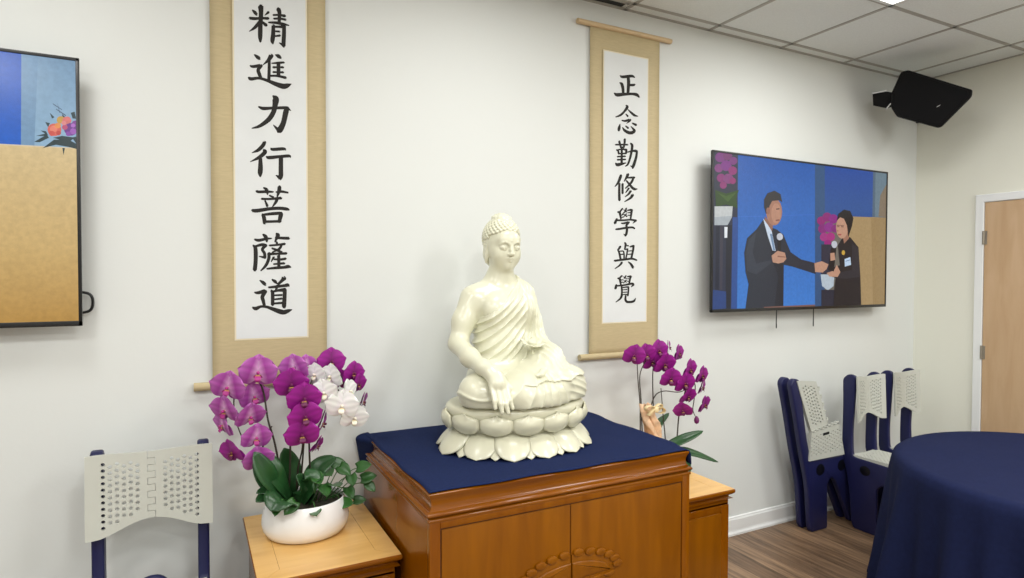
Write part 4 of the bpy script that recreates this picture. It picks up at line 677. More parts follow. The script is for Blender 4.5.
BW = .192         # half width of the open backrest
def back_front(x, z):      # open backrest, follows the reclined posts, slightly dished towards the middle
    u = .212-.012*(z-.68)/.27
    return Vector((x, -(u+.022)+.030*math.cos(x/BW*PI/2)-.004, z))
def zlo_b(x): return .668+.042*max(0, math.cos(x/BW*PI*.62))**1.5
def zhi_b(x): return .948-.010*math.cos(x/BW*PI/2)**2
def backrest_half(s):
    bm = nb()
    a, b = (-BW, -.0125) if s < 0 else (.0125, BW)
    perforated(bm, back_front, a, b, 9, zlo_b, zhi_b, .0215, .0066, 1.0, lambda x: Vector((0, .011, 0)), holes=lambda x, z: .035 < abs(x) < .152)
    # hinge knuckles along the middle
    n = 10
    for k in range(n):
        mine = (k % 2 == 0) == (s < 0)
        z0 = zlo_b(0)+(zhi_b(0)-zlo_b(0))*k/n; z1 = zlo_b(0)+(zhi_b(0)-zlo_b(0))*(k+1)/n
        e = .0125 if mine else -.0105
        xx = (-.0215, e-.002) if s < 0 else (-e+.002, .0215)
        if not mine: continue
        xx = (-.0135, .0105) if s < 0 else (-.0105, .0135)
        y = back_front(0, (z0+z1)/2).y
        y0, y1 = back_front(0, z0).y, back_front(0, z1).y
        vs = []
        for (x, z, yy) in ((xx[0], z0+.0007, y0), (xx[1], z0+.0007, y0), (xx[1], z1-.0007, y1), (xx[0], z1-.0007, y1)):
            vs.append((x, yy, z))
        A = [bm.verts.new(p) for p in vs]; B = [bm.verts.new((p[0], p[1]+.011, p[2])) for p in vs]
        bm.faces.new(A); bm.faces.new(B[::-1])
        for q in range(4): bm.faces.new((A[q], B[q], B[(q+1) % 4], A[(q+1) % 4]))
    bmesh.ops.recalc_face_normals(bm, faces=bm.faces[:])
    return bm
def seat_half(s):
    bm = nb()
    a, b = (-.172, -.001) if s < 0 else (.001, .172)
    f = lambda x, u: Vector((x, -u, .457-.006*math.cos(x/.172*PI/2)))
    perforated(bm, f, a, b, 8, lambda x: .175, lambda x: .545, .026, .0055, 1.0, lambda x: Vector((0, 0, -.02)), holes=lambda x, z: abs(x) > .02)
    return bm

def open_chair(label, x, y, rz):
    t = thing('folding_chair', label, 'chair', (x, y, 0), rz, None)
    for s in (-1, 1):
        xc = s*.163
        fr = obj('side_frame', frame_mesh(xc-.019, xc+.019), M['navy'], t)
        for hh in HOLES: obj('finger_hole', hole_mesh(xc+s*.0192, s, *hh), M['hole_shade'], fr)
    for s in (-1, 1): obj('backrest_half', backrest_half(s), M['grey'], t, angle=35)
    for s in (-1, 1): obj('seat_half', seat_half(s), M['grey'], t, angle=35)
    # arched centre brace under the seat that unfolds between the side frames
    bm = nb()
    P = [(-.145, -.20, .20), (-.10, -.20, .30), (-.062, -.2, .42), (-.03, -.2, .475), (0, -.2, .487), (.03, -.2, .475), (.062, -.2, .42), (.10, -.2, .30), (.145, -.2, .20)]
    tube(bm, catmull(P, 5), .017, 10); obj('arched_brace', bm, M['navy'], t)
    return t

def copy_thing(src, label, x, y, rz, sx=.72):   # the two by the corner stand half folded, so narrower
    r = src.copy(); C.objects.link(r); r.location = (x, y, 0); r.rotation_euler = (0, 0, rz); r.scale = (sx, 1, 1); r['label'] = label
    for ch in list(src.children):
        if ch.name.startswith('arched_brace'): continue      # folded away on the half folded ones
        c = ch.copy(); C.objects.link(c); c.parent = r
        for g in ch.children:
            d = g.copy(); C.objects.link(d); d.parent = c
    return r
chair = open_chair('open navy and grey folding chair at the left, below the podium screen', -.127, .0, 0)
chair.scale = (1, 1, 1.012)
chair['group'] = 'folding chairs along the wall'
copy_thing(chair, 'open folding chair against the wall, just right of the folded chair', 3.79, -.070, 0)
copy_thing(chair, 'open folding chair nearest the room corner, behind the round table', 4.165, -.070, 0)

# folded chair: both side frames pressed together, flat to the wall
t = thing('folding_chair', 'folded navy folding chair propped flat at the wall, left of the two open chairs', 'chair', (3.163, -.165, 0), 0, 'folding chairs along the wall')
for yo in (.048, -.022):
    bm = nb(); prism(bm, [(u, z) for u, z in FRAME], 'y', yo-.018, yo+.018, .008, 3)
    fr = obj('side_frame', bm, M['navy'], t)
    for (u, z, ru, rz) in HOLES:
        bm = nb(); n = 20; yy = yo-.0182
        a = [bm.verts.new((u+ru*math.cos(2*PI*k/n), yy, z+rz*math.sin(2*PI*k/n))) for k in range(n)]
        b = [bm.verts.new((u+ru*.9*math.cos(2*PI*k/n), yy-.0008, z+rz*.9*math.sin(2*PI*k/n))) for k in range(n)]
        for k in range(n): bm.faces.new((a[k], a[(k+1) % n], b[(k+1) % n], b[k]))
        bm.faces.new(b)
        bmesh.ops.recalc_face_normals(bm, faces=bm.faces[:])
        obj('finger_hole', bm, M['hole_shade'], fr)  # hole drawn as a disc, its inner shade in the colour
for yo, sl in ((-.046, 1), (-.034, 0)):
    # half backrests folded face to face beside the posts
    bm = nb()
    f = lambda s, z: Vector((.042+.125*(.95-z)/.3+s*.165, yo+.003*sl, z))
    perforated(bm, f, 0, 1, 7, lambda s: .625+.028*s-.03*math.sin(s*PI)*0, lambda s: .945-.016*s, .022, .006/.165*1.0, 1.0, lambda s: Vector((0, .006, 0)), holes=lambda s, z: False)
    bm.free(); bm = nb()
    x0f = lambda z: .042+.125*(.95-z)/.3
    f2 = lambda x, z: Vector((x+x0f(z), yo, z))
    perforated(bm, f2, 0, .165, 7, lambda x: .625+.17*x, lambda x: .945-.10*x, .022, .0066, 1.0, lambda s: Vector((0, .008, 0)), holes=lambda x, z: .03 < x < .14)
    for k in range(5):
        z = .67+.05*k
        box(bm, x0f(z)+.160, x0f(z)+.175, yo, yo+.008, z, z+.025)
    obj('backrest_half', bm, M['grey'], t, angle=35)
    # half seats standing up beside the frames, hinge edge on top
    bm = nb()
    f3 = lambda s, v: Vector((.175+.035*v*0+(s-.5)*(.335-.075*v)+.165, yo-.004, .448+.185*v+.035*(s-.5)*v))
    perforated(bm, f3, 0, 1, 14, lambda s: 0, lambda s: 1, .105, .0052/.3, 1.0, lambda s: Vector((0, .010, 0)), holes=lambda s, v: False)
    bm.free(); bm = nb()
    def f4(x, z):
        v = (z-.448)/.19
        return Vector((.325+x*(1-.22*v)-.02*v, yo-.004, z+.10*x*v))
    perforated(bm, f4, -.165, .165, 14, lambda x: .448, lambda x: .638, .0235, .0058, 1.0, lambda s: Vector((0, .010, 0)), holes=lambda x, z: not (abs(x) < .04 and z > .58))
    for k in range(7):
        x = -.15+.05*k; p = f4(x, .636); box(bm, p.x-.012, p.x+.012, yo-.004, yo+.006, p.z-.002, p.z+.010)
    sh = obj('seat_half', bm, M['grey'], t, angle=35)
    if sl:
        bm = nb(); p = f4(0, .595)
        prism(bm, rounded([(p.x-.03, p.z-.006), (p.x+.03, p.z), (p.x+.03, p.z+.016), (p.x-.03, p.z+.010)], .006, 3), 'y', yo-.0048, yo-.0042)
        obj('handle_slot', bm, M['slot'], sh, smooth=False)

# ---------------------------------------------------------------- loudspeaker on the wall
sp = thing('wall_speaker', 'black loudspeaker on a bracket under the ceiling in the room corner', 'speaker', (4.12, -.40, 2.70))
spn = Vector((-.84839629, -.4756785, -.23227937)); spx = Vector((.48905458, -.87225319, 0)); spz = Vector((-.20260642, -.11359729, .97264911))
def SP(a, b, d): return spx*a+spz*b+spn*d
out = [(-.182, -.04), (-.188, .035), (-.129, .173), (-.091, .179), (.244, .005), (.240, -.036), (.093, -.196), (.072, -.20), (-.148, -.103)]
def speaker_loop(bm, k, d, c=(0, 0)): return [bm.verts.new(SP(c[0]+(a-c[0])*k, c[1]+(b-c[1])*k, d)) for a, b in rounded([(p[0], p[1], .012) for p in out], .012, 3)]
bm = nb()
L0 = speaker_loop(bm, .97, .0); L1 = speaker_loop(bm, 1, -.012); L2 = speaker_loop(bm, .98, -.10); L3 = speaker_loop(bm, .80, -.235)
n = len(L0)
bm.faces.new(L0)
for A, B in ((L0, L1), (L1, L2), (L2, L3)):
    for k in range(n): bm.faces.new((A[k], A[(k+1) % n], B[(k+1) % n], B[k]))
bm.faces.new(L3[::-1]); bmesh.ops.recalc_face_normals(bm, faces=bm.faces[:])
obj('cabinet', bm, M['speaker'], sp)
bm = nb(); A = speaker_loop(bm, .90, .004, (.0, -.01)); B = speaker_loop(bm, .92, -.004, (.0, -.01))
bm.faces.new(A)
for k in range(n): bm.faces.new((A[k], A[(k+1) % n], B[(k+1) % n], B[k]))
bmesh.ops.recalc_face_normals(bm, faces=bm.faces[:]); obj('grille', bm, M['grille'], sp)
bm = nb()
vs = [bm.verts.new(SP(*p)) for p in ((.062, -.072, .0055), (.079, -.064, .0055), (.083, -.058, .0055), (.066, -.066, .0055))]; bm.faces.new(vs)
obj('badge', bm, M['steel'], sp, smooth=False)
bm = nb()
spo = Vector((4.12, -.40, 2.70))
blk = [(-.285, -.012), (-.288, .062), (-.21, .066), (-.16, .05), (-.17, -.03), (-.205, -.042)]
A = [bm.verts.new(SP(a, b, -.05)) for a, b in blk]; B = [bm.verts.new(SP(a, b, -.13)) for a, b in blk]
bm.faces.new(A); bm.faces.new(B[::-1])
for k in range(len(A)): bm.faces.new((A[k], A[(k+1) % len(A)], B[(k+1) % len(A)], B[k]))
bmesh.ops.recalc_face_normals(bm, faces=bm.faces[:])
pA = SP(-.25, .02, -.09)
q0 = SP(.0, -.01, -.22); q1 = q0-spn*((XR-spo.x-q0.x)/(-spn.x)); q1.z = q0.z+.02
tube(bm, [q0, q1], .022, 10)
box(bm, XR-spo.x-.018, XR-spo.x, q1.y-.06, q1.y+.06, q1.z-.07, q1.z+.07)
obj('wall_bracket', bm, M['speaker'], sp)
for (a, b, c, d) in ((-.289, .066, -.205, .073), (-.212, -.046, -.168, .006)):
    bm = nb(); tube(bm, [SP(a, b, -.046), SP(c, d, -.046)], .0042, 6); obj('yoke_edge', bm, M['steel'], sp)

# ================================================================ statue
class Field:
    """signed distance volume on a grid, turned into a closed mesh with surface nets"""
    def __init__(s, lo, hi, h):
        s.h = h; s.lo = np.array(lo, float); s.n = np.ceil((np.array(hi)-s.lo)/h).astype(int)+1
        s.a = np.full(s.n, .2, np.float32)
        s.ax = [s.lo[i]+h*np.arange(s.n[i]) for i in range(3)]
    def sub(s, lo, hi):
        sl = []
        for i in range(3):
            a = max(0, int((lo[i]-s.lo[i])/s.h)); b = min(s.n[i], int((hi[i]-s.lo[i])/s.h)+2)
            sl.append(slice(a, max(a, b)))
        X, Y, Z = np.meshgrid(*[s.ax[i][sl[i]].astype(np.float32) for i in range(3)], indexing='ij')
        return tuple(sl), X, Y, Z
    def comb(s, f, lo, hi, k=0, op='u'):
        m = .03+k
        sl, X, Y, Z = s.sub(np.array(lo)-m, np.array(hi)+m)
        if X.size == 0: return
        d = f(X, Y, Z); o = s.a[sl]
        if op == 'u':
            r = np.minimum(o, d)
            if k > 0: hh = np.maximum(k-np.abs(o-d), 0)/k; r = r-hh*hh*k*.25
        elif op == 's':
            d = -d; r = np.maximum(o, d)
            if k > 0: hh = np.maximum(k-np.abs(o-d), 0)/k; r = r+hh*hh*k*.25
        s.a[sl] = r
    def ell(s, c, r, k=.02, rot=None, op='u'):
        c = np.array(c, np.float32); r = np.array(r, np.float32); R = None
        if rot is not None: R = np.array(Matrix.Rotation(rot[1], 3, rot[0]) if isinstance(rot, tuple) else rot, np.float32)
        def f(X, Y, Z):
            x, y, z = X-c[0], Y-c[1], Z-c[2]
            if R is not None: x, y, z = [R[0, i]*x+R[1, i]*y+R[2, i]*z for i in range(3)]
            k0 = np.sqrt((x/r[0])**2+(y/r[1])**2+(z/r[2])**2)+1e-6; k1 = np.sqrt((x/r[0]**2)**2+(y/r[1]**2)**2+(z/r[2]**2)**2)+1e-6
            return k0*(k0-1)/k1
        q = r.max() if R is not None else r
        s.comb(f, c-q, c+q, k, op)
    def cap(s, a, b, ra, rb, k=.02, op='u', flat=None):
        a = np.array(a, np.float32); b = np.array(b, np.float32); ba = b-a; L = float(ba@ba)+1e-9
        def f(X, Y, Z):
            x, y, z = X-a[0], Y-a[1], Z-a[2]
            t = np.clip((x*ba[0]+y*ba[1]+z*ba[2])/L, 0, 1)
            return np.sqrt((x-t*ba[0])**2+(y-t*ba[1])**2+(z-t*ba[2])**2)-(ra+(rb-ra)*t)
        m = max(ra, rb); s.comb(f, np.minimum(a, b)-m, np.maximum(a, b)+m, k, op)
    def chain(s, pts, k=.01, op='u'):
        for p, q in zip(pts, pts[1:]): s.cap(p[:3], q[:3], p[3], q[3], k, op)
    def mesh(s):
        a = s.a; S = a < 0; n = s.n
        c = [S[i:n[0]-1+i, j:n[1]-1+j, k:n[2]-1+k] for i in (0, 1) for j in (0, 1) for k in (0, 1)]
        al = c[0].copy(); an = c[0].copy()
        for q in c[1:]: al &= q; an |= q
        mix = an & ~al
        idx = np.full(mix.shape, -1, np.int64); I = np.argwhere(mix); idx[mix] = np.arange(len(I))
        acc = np.zeros((len(I), 3)); cnt = np.zeros(len(I))
        corners = [(i, j, k) for i in (0, 1) for j in (0, 1) for k in (0, 1)]
        val = {q: a[I[:, 0]+q[0], I[:, 1]+q[1], I[:, 2]+q[2]].astype(np.float64) for q in corners}
        for q in corners:
            for ax in range(3):
                if q[ax]: continue
                p = list(q); p[ax] = 1; p = tuple(p)
                va, vb = val[q], val[p]; m = (va < 0) != (vb < 0)
                t = np.where(m, va/np.where(m, va-vb, 1), 0)
                pos = np.tile(np.array(q, float), (len(I), 1)); pos[:, ax] += t
                acc[m] += pos[m]; cnt[m] += 1
        V = s.lo+s.h*(I+acc/cnt[:, None])
        F = []
        for ax in range(3):
            u, v = (ax+1) % 3, (ax+2) % 3
            s0 = [slice(None)]*3; s1 = [slice(None)]*3; s0[ax] = slice(0, -1); s1[ax] = slice(1, None)
            x = S[tuple(s0)] != S[tuple(s1)]
            E = np.argwhere(x); ok = (E[:, u] > 0) & (E[:, v] > 0) & (E[:, u] < n[u]-1) & (E[:, v] < n[v]-1); E = E[ok]
            ins = S[E[:, 0], E[:, 1], E[:, 2]]
            def at(du, dv):
                e = E.copy(); e[:, u] += du; e[:, v] += dv; return idx[e[:, 0], e[:, 1], e[:, 2]]
            q = np.stack([at(-1, -1), at(0, -1), at(0, 0), at(-1, 0)], 1)
            q[~ins] = q[~ins][:, ::-1]; F.append(q)
        return V, np.concatenate(F)
    def obj(s, name, material, parent, smooth=0):
        V, F = s.mesh()
        me = bpy.data.meshes.new(name); me.vertices.add(len(V)); me.vertices.foreach_set('co', V.astype(np.float32).ravel())
        me.loops.add(F.size); me.loops.foreach_set('vertex_index', F.astype(np.int32).ravel())
        me.polygons.add(len(F)); me.polygons.foreach_set('loop_start', np.arange(0, F.size, 4, dtype=np.int32)); me.polygons.foreach_set('loop_total', np.full(len(F), 4, np.int32))
        me.update(calc_edges=True); me.validate(); me.shade_smooth(); me.materials.append(material)
        o = bpy.data.objects.new(name, me); C.objects.link(o); o.parent = parent
        if smooth:
            md = o.modifiers.new('smooth', 'SMOOTH'); md.factor = .5; md.iterations = smooth
        return o

def sstep(x, a, b):
    t = np.clip((x-a)/(b-a), 0, 1); return t*t*(3-2*t)

SX, SY, SZ = 1.174, -.458, CZT+.0065
st = thing('buddha_statue', 'glossy cream white seated Buddha statue on a lotus pedestal', 'statue', (SX, SY, SZ))
HV = STATUE_VOXEL
TY = .050        # the trunk sits back on the seat
def torso(F, infl=0):
    i = infl
    F.ell((0, .065+TY, .515), (.124+i, .090+i, .135+i), .03)
    F.ell((-.005, .045+TY, .37), (.124+i, .098+i, .14+i), .05)
    F.ell((0, .03+TY, .265), (.15+i, .125+i, .07+i), .05)
    F.cap((-.095, .075+TY, .590), (.082, .075+TY, .590), .054+i, .054+i, .05)
    F.ell((-.052, -.005+TY, .542), (.060+i, .036+i, .055+i), .04); F.ell((.052, -.005+TY, .542), (.060+i, .036+i, .055+i), .04)
    F.cap((-.070, .082+TY, .628), (0, .080+TY, .680), .026+i, .042+i, .05); F.cap((.060, .082+TY, .628), (0, .080+TY, .680), .026+i, .042+i, .05)

# ---- body: head, neck, chest, bare right arm with hand, left hand in the lap
F = Field((-.30, -.30, .15), (.26, .26, .98), HV)
torso(F)
F.cap((0, .078+TY, .64), (0, .064+TY, .74), .049, .046, .03)
# soft neck creases
for zc in (.682, .702):
    F.comb(lambda X, Y, Z: np.sqrt((np.sqrt(X**2+(Y-.072-TY)**2)-.0485)**2+(Z-zc-.15*(Y-.072-TY))**2)-.0024, (-.08, TY, zc-.03), (.08, .16+TY, zc+.03), .006, 's')
K = .90; TILT = .10
def HB(x, y, z):      # head frame: scaled, bowed forward a little
    c, n_ = math.cos(TILT), math.sin(TILT)
    return (K*x, .060+TY+K*(y*c+z*n_*-1), .803+K*(z*c+y*n_))
def E_(c, r, k=.01, rot=None, op='u', f=None): (f or F).ell(HB(*c), tuple(v*K for v in r), k, rot if rot is not None else ('X', TILT), op)
def CH(pts, k): F.chain([HB(*p[:3])+(p[3]*K,) for p in pts], k)
E_((0, .012, .035), (.076, .096, .092), .02)
E_((0, -.016, -.012), (.069, .078, .088), .03)
E_((0, -.044, -.062), (.044, .040, .040), .03)
E_((0, -.072, -.084), (.018, .016, .015), .02)
E_((-.040, -.050, -.032), (.027, .030, .034), .025); E_((.040, -.050, -.032), (.027, .030, .034), .025)
E_((0, -.076, .040), (.052, .016, .030), .025)
for s in (-1, 1):
    E_((s*.030, -.100, .006), (.020, .012, .013), .014, op='s')
    E_((s*.030, -.0795, .0035), (.0205, .0140, .0135), .003)
    CH([(s*.052, -.078, .017, .0018), (s*.042, -.0865, .0255, .0024), (s*.028, -.0925, .0285, .0026), (s*.013, -.0950, .0215, .0026), (s*.006, -.095, .011, .002)], .007)
    CH([(s*.049, -.080, -.002, .0012), (s*.031, -.0935, -.0065, .0016), (s*.014, -.088, -.003, .0012)], .002)
    E_((s*.0088, -.099, -.027), (.0070, .0075, .006), .006)
    E_((s*.076, .014, .006), (.009, .021, .028), .006); E_((s*.077, .006, -.044), (.0080, .012, .034), .008)
    E_((s*.0845, .010, .006), (.005, .011, .018), .004, op='s')
CH([(0, -.092, .016, .0052), (0, -.100, -.006, .0064), (0, -.109, -.024, .0088)], .010)
E_((0, -.097, .034), (.0042, .004, .0042), .002)
CH([(-.021, -.083, -.0485, .0024), (-.008, -.0955, -.0455, .0044), (0, -.0955, -.0462, .0042), (.008, -.0955, -.0455, .0044), (.021, -.083, -.0485, .0024)], .005)
CH([(-.015, -.086, -.0545, .003), (0, -.0945, -.0575, .0060), (.015, -.086, -.0545, .003)], .004)
CH_m = [HB(-.017, -.094, -.0505), HB(0, -.1015, -.0515), HB(.017, -.094, -.0505)]
F.cap(CH_m[0], CH_m[1], .0011, .0014, .002, 's'); F.cap(CH_m[1], CH_m[2], .0014, .0011, .002, 's')
# right arm
F.chain([(-.130, .078+TY, .588, .052), (-.176, .066+TY, .495, .042), (-.204, .050+TY, .405, .038)], .030)
F.chain([(-.204, .050+TY, .405, .038), (-.204, -.02, .362, .036), (-.192, -.115, .336, .028), (-.182, -.158, .322, .026)], .022)
# right hand hanging over the shin
F.ell((-.168, -.196, .280), (.035, .017, .050), .022, ('X', -.18))
F.cap((-.180, -.160, .318), (-.170, -.194, .284), .025, .026, .02)
for (bx, by, bz, tx, ty, tz, r, rt_) in ((-.196, -.206, .252, -.195, -.230, .202, .0104, .0074), (-.177, -.213, .246, -.171, -.238, .186, .0110, .0076), (-.158, -.213, .246, -.147, -.239, .182, .0110, .0076), (-.141, -.208, .252, -.126, -.234, .196, .0104, .0072)):
    mx_, my_, mz_ = (bx+tx)/2, (by+ty)/2-.006, (bz+tz)/2
    F.chain([(bx, by+.006, bz+.022, r), (mx_, my_, mz_, r*.93), (tx, ty, tz, rt_)], .0035)
F.chain([(-.143, -.184, .292, .0118), (-.121, -.202, .266, .0108), (-.109, -.216, .236, .0082)], .008)
# left hand resting palm up in the lap
F.chain([(.10, -.10, .315, .022), (.045, -.165, .308, .016), (.015, -.196, .304, .012)], .01)
for k in range(3): F.chain([(.020, -.192+.010*k, .306, .0070), (-.006, -.200+.012*k, .302, .0058)], .004)
F.obj('body', M['ceramic'], st, 1)

# ---- hair: cap of small curls with a low crown
H = Field((-.12, -.06, .70), (.12, .24, .98), HV)
E_((0, .016, .042), (.081, .100, .096), .01, f=H)
E_((0, .060, -.03), (.066, .060, .075), .02, f=H)
E_((0, .022, .132), (.044, .048, .022), .020, f=H)
def headlocal(X, Y, Z):
    c, n_ = math.cos(TILT), math.sin(TILT)
    y = (Y-.060-TY)/K; z = (Z-.803)/K
    return X/K, y*c+z*n_, z*c-y*n_
# hairline: clear the face, keep the sides down to the ears
def face_cut(X, Y, Z):
    x, y, z = headlocal(X, Y, Z)
    line = .074-.012*(np.abs(x)/.06)**2-.0
    front = np.maximum(y+.018-.55*np.maximum(0, z-.03), z-line)
    side = np.maximum(y-.040, z-.030)
    return np.minimum(front, side)*K
H.comb(face_cut, (-.14, -.1, .6), (.14, .3, .95), .005, 's')
ga = PI*(3-5**.5)
NB = 420
for i in range(NB):
    q = 1-2*(i+.5)/NB; r = math.sqrt(1-q*q)
    l = (.0815*r*math.cos(ga*i), .016+.1005*r*math.sin(ga*i), .042+.0965*q)
    front = l[1] < -.018+.55*max(0, l[2]-.03)
    if (front and l[2] < .074-.012*(abs(l[0])/.06)**2+.004) or (l[1] < .042 and l[2] < .034) or l[2] < -.06: continue
    H.ell(HB(*l), (.0068, .0068, .0062), .003)
for n_, rr, zz in ((16, .040, .138), (11, .027, .148), (5, .011, .153)):
    for k in range(n_):
        a = 2*PI*k/n_; H.ell(HB(rr*math.cos(a), .022+rr*1.08*math.sin(a), zz), (.0072, .0072, .0070), .003)
H.obj('curled_hair', M['ceramic'], st)

# ---- robe: covers legs, left shoulder and left arm, folds carved into it
R_ = Field((-.335, -.32, .140), (.335, .28, .73), HV)
torso(R_, .008)
R_.chain([(.100, .080+TY, .590, .058), (.124, .062+TY, .48, .054), (.140, .038+TY, .395, .052)], .04)
R_.chain([(.140, .038+TY, .395, .052), (.14, -.04, .345, .050), (.085, -.125, .318, .036)], .03)
for s in (-1, 1):
    kx = .196 if s < 0 else .212
    R_.chain([(s*.09, .06, .240, .080), (s*kx, -.075, .238, .066)], .05)
    R_.ell((s*(kx+.004), -.085, .234), (.062, .075, .060), .03)
R_.chain([(.212, -.095, .230, .062), (.05, -.195, .228, .050), (-.09, -.185, .230, .043)], .04)
R_.chain([(-.196, -.095, .230, .062), (-.06, -.178, .226, .053), (.10, -.165, .230, .043)], .04)
R_.ell((0, -.04, .205), (.24, .185, .055), .04)
R_.ell((.13, -.08, .270), (.11, .10, .045), .05)
R_.ell((.100, -.040, .320), (.085, .10, .060), .05)
R_.ell((.02, -.10, .285), (.11, .085, .030), .05)
sl, X, Y, Z = R_.sub(R_.lo, R_.lo+R_.h*(R_.n-1))
a = R_.a
# torso folds: sweep from the right side up to the left shoulder
xq = X+.135
t = Z-(.52*xq+1.6*xq*xq)+.10*(Y-.05)
wT = sstep(Z, .325, .365)*(1-sstep(X, .045, .080))*(Y < .16)
ridge = lambda q: 1-2*np.abs(np.sin(q))**.8
a -= (wT*(.0050+.0014*np.sin(9*t+14*X))*ridge(PI*(t+.006*np.sin(26*t+5*X))/.037)).astype(np.float32)
# vertical folds from the left shoulder over the left arm
t2 = X+.30*(.6-Z)*(.35)+Y*.25
wL = sstep(X, .045, .08)*sstep(Z, .30, .36)*(Y < .18)
a -= (.0046*wL*ridge(PI*(t2+.003*np.sin(40*t2))/.024)).astype(np.float32)
# fan of folds over the crossed shins, long curves over the left knee
th = np.arctan2(X-.035, .395-Z)
wF = (1-sstep(Z, .29, .325))*sstep(X, -.155, -.115)*(1-sstep(X, .15, .2))*(Y < -.08)
a -= (.0042*wF*ridge(th*13+.8*np.sin(th*5))).astype(np.float32)
t3 = Z+.30*X*X*4-.10*X+.0*Y
wK = sstep(X, .12, .18)*(1-sstep(Z, .33, .36))*(Y < .05)
a -= (.0019*wK*ridge(PI*(t3+.004*np.sin(35*t3+6*X))/.027)).astype(np.float32)
# one bold line round the right knee
kn = np.sqrt((X+.215)**2+(Z-.285)**2*1.6)-.085+.2*(Y+.1)*0
wR = sstep(-X, .12, .16)*(Z < .30)*(Y < .05)
a -= (.0045*wR*np.exp(-(kn/.008)**2)).astype(np.float32)
# neckline: robe runs from under the right arm up to the left side of the neck
pl = (Z-(.500+.72*(X+.135)+.50*(X+.135)**2))*.78
pl = np.where(X > .070, np.maximum(Z-.690, -1), pl)
R_.a = np.maximum(a, pl.astype(np.float32))
# raised hem along the neckline
hem = np.sqrt(np.maximum(pl+.006, 0)**2*0+(pl+.006)**2)
# keep the bare arm and hand clear
for seg in ([(-.130, .078+TY, .588, .057), (-.176, .066+TY, .495, .047), (-.204, .050+TY, .405, .043)], [(-.204, .050+TY, .405, .043), (-.204, -.02, .362, .041), (-.192, -.115, .338, .033), (-.176, -.165, .315, .027)]):
    R_.chain(seg, .004, 's')
# overlapping hem of the upper robe across the left shin, and an undercut where the robe meets the pedestal
zh = .276+.010*X+.005*np.sin(34*X)+.003*np.sin(71*X)
wH = sstep(X, -.09, -.04)*(Y < .02)
R_.a += (.0065*wH*sstep(zh-Z, 0, .004)*(1-sstep(zh-Z, .05, .09))-.002*wH*np.exp(-((Z-zh-.004)/.004)**2)).astype(np.float32)
R_.a += (.012*(1-sstep(Z, .184, .188))).astype(np.float32)
fl = (.170-Z).astype(np.float32)
R_.a = np.maximum(R_.a, fl)
R_.obj('robe', M['ceramic'], st, 1)

# small lotus blossom and stem held in front of the chest
bm = nb()
tube(bm, catmull([(.062, -.075, .330), (.057, -.058, .370), (.055, -.050, .402)], 6), .004, 8); obj('flower_stem', bm, M['ceramic'], st)
bm = nb()
lathe(bm, [(0, 0), (.010, .002), (.017, .012), (.018, .020), (.012, .020), (0, .017)], 20)
for k in range(8):
    a_ = 2*PI*k/8+.2
    def pf(u, v, a_=a_):
        w = .0135*math.sin(PI*min(1, .12+v*.88))**.7*(1-.0*v); s = (u-.5)*2*w
        r = .006+.046*v; z = .006+.012*v+.004*v*v-.008*abs(u-.5)
        return (math.cos(a_)*r-math.sin(a_)*s, math.sin(a_)*r+math.cos(a_)*s, z)
    gridsurf(bm, pf, 4, 6)
bm.transform(Matrix.Translation((.055, -.052, .400)) @ Matrix.Rotation(.35, 4, 'X'))
obj('lotus_blossom', bm, M['ceramic'], st, angle=180, mods=[('SOLIDIFY', dict(thickness=.003, offset=0))])

# ---- lotus pedestal
LA, LBx, LC = .270, .206, (.012, .006)
bm = nb()
prof = [(0, .0), (.80, .0), (.86, .010), (.90, .045), (.93, .075), (.985, .090), (1.03, .115), (1.075, .140), (1.095, .158), (1.085, .170), (1.05, .177), (.99, .179), (0, .177)]
lathe(bm, prof, 96, LA, LBx, (LC[0], LC[1], 0))
ped = obj('lotus_pedestal', bm, M['lotus'], st, angle=60)
def ellipse_frame(phi):
    c = Vector((LC[0]+LA*math.cos(phi), LC[1]+LBx*math.sin(phi), 0)); n_ = Vector((math.cos(phi)/LA, math.sin(phi)/LBx, 0)).normalized()
    return c, n_
def arcphi(N, off):
    # angles with equal arc steps
    T_ = np.linspace(0, 2*PI, 721); ds = np.sqrt((LA*np.sin(T_))**2+(LBx*np.cos(T_))**2); s_ = np.concatenate([[0], np.cumsum((ds[1:]+ds[:-1])/2*(T_[1]-T_[0]))])
    return [float(np.interp(((k+off)/N % 1)*s_[-1], s_, T_)) for k in range(N)], float(s_[-1])
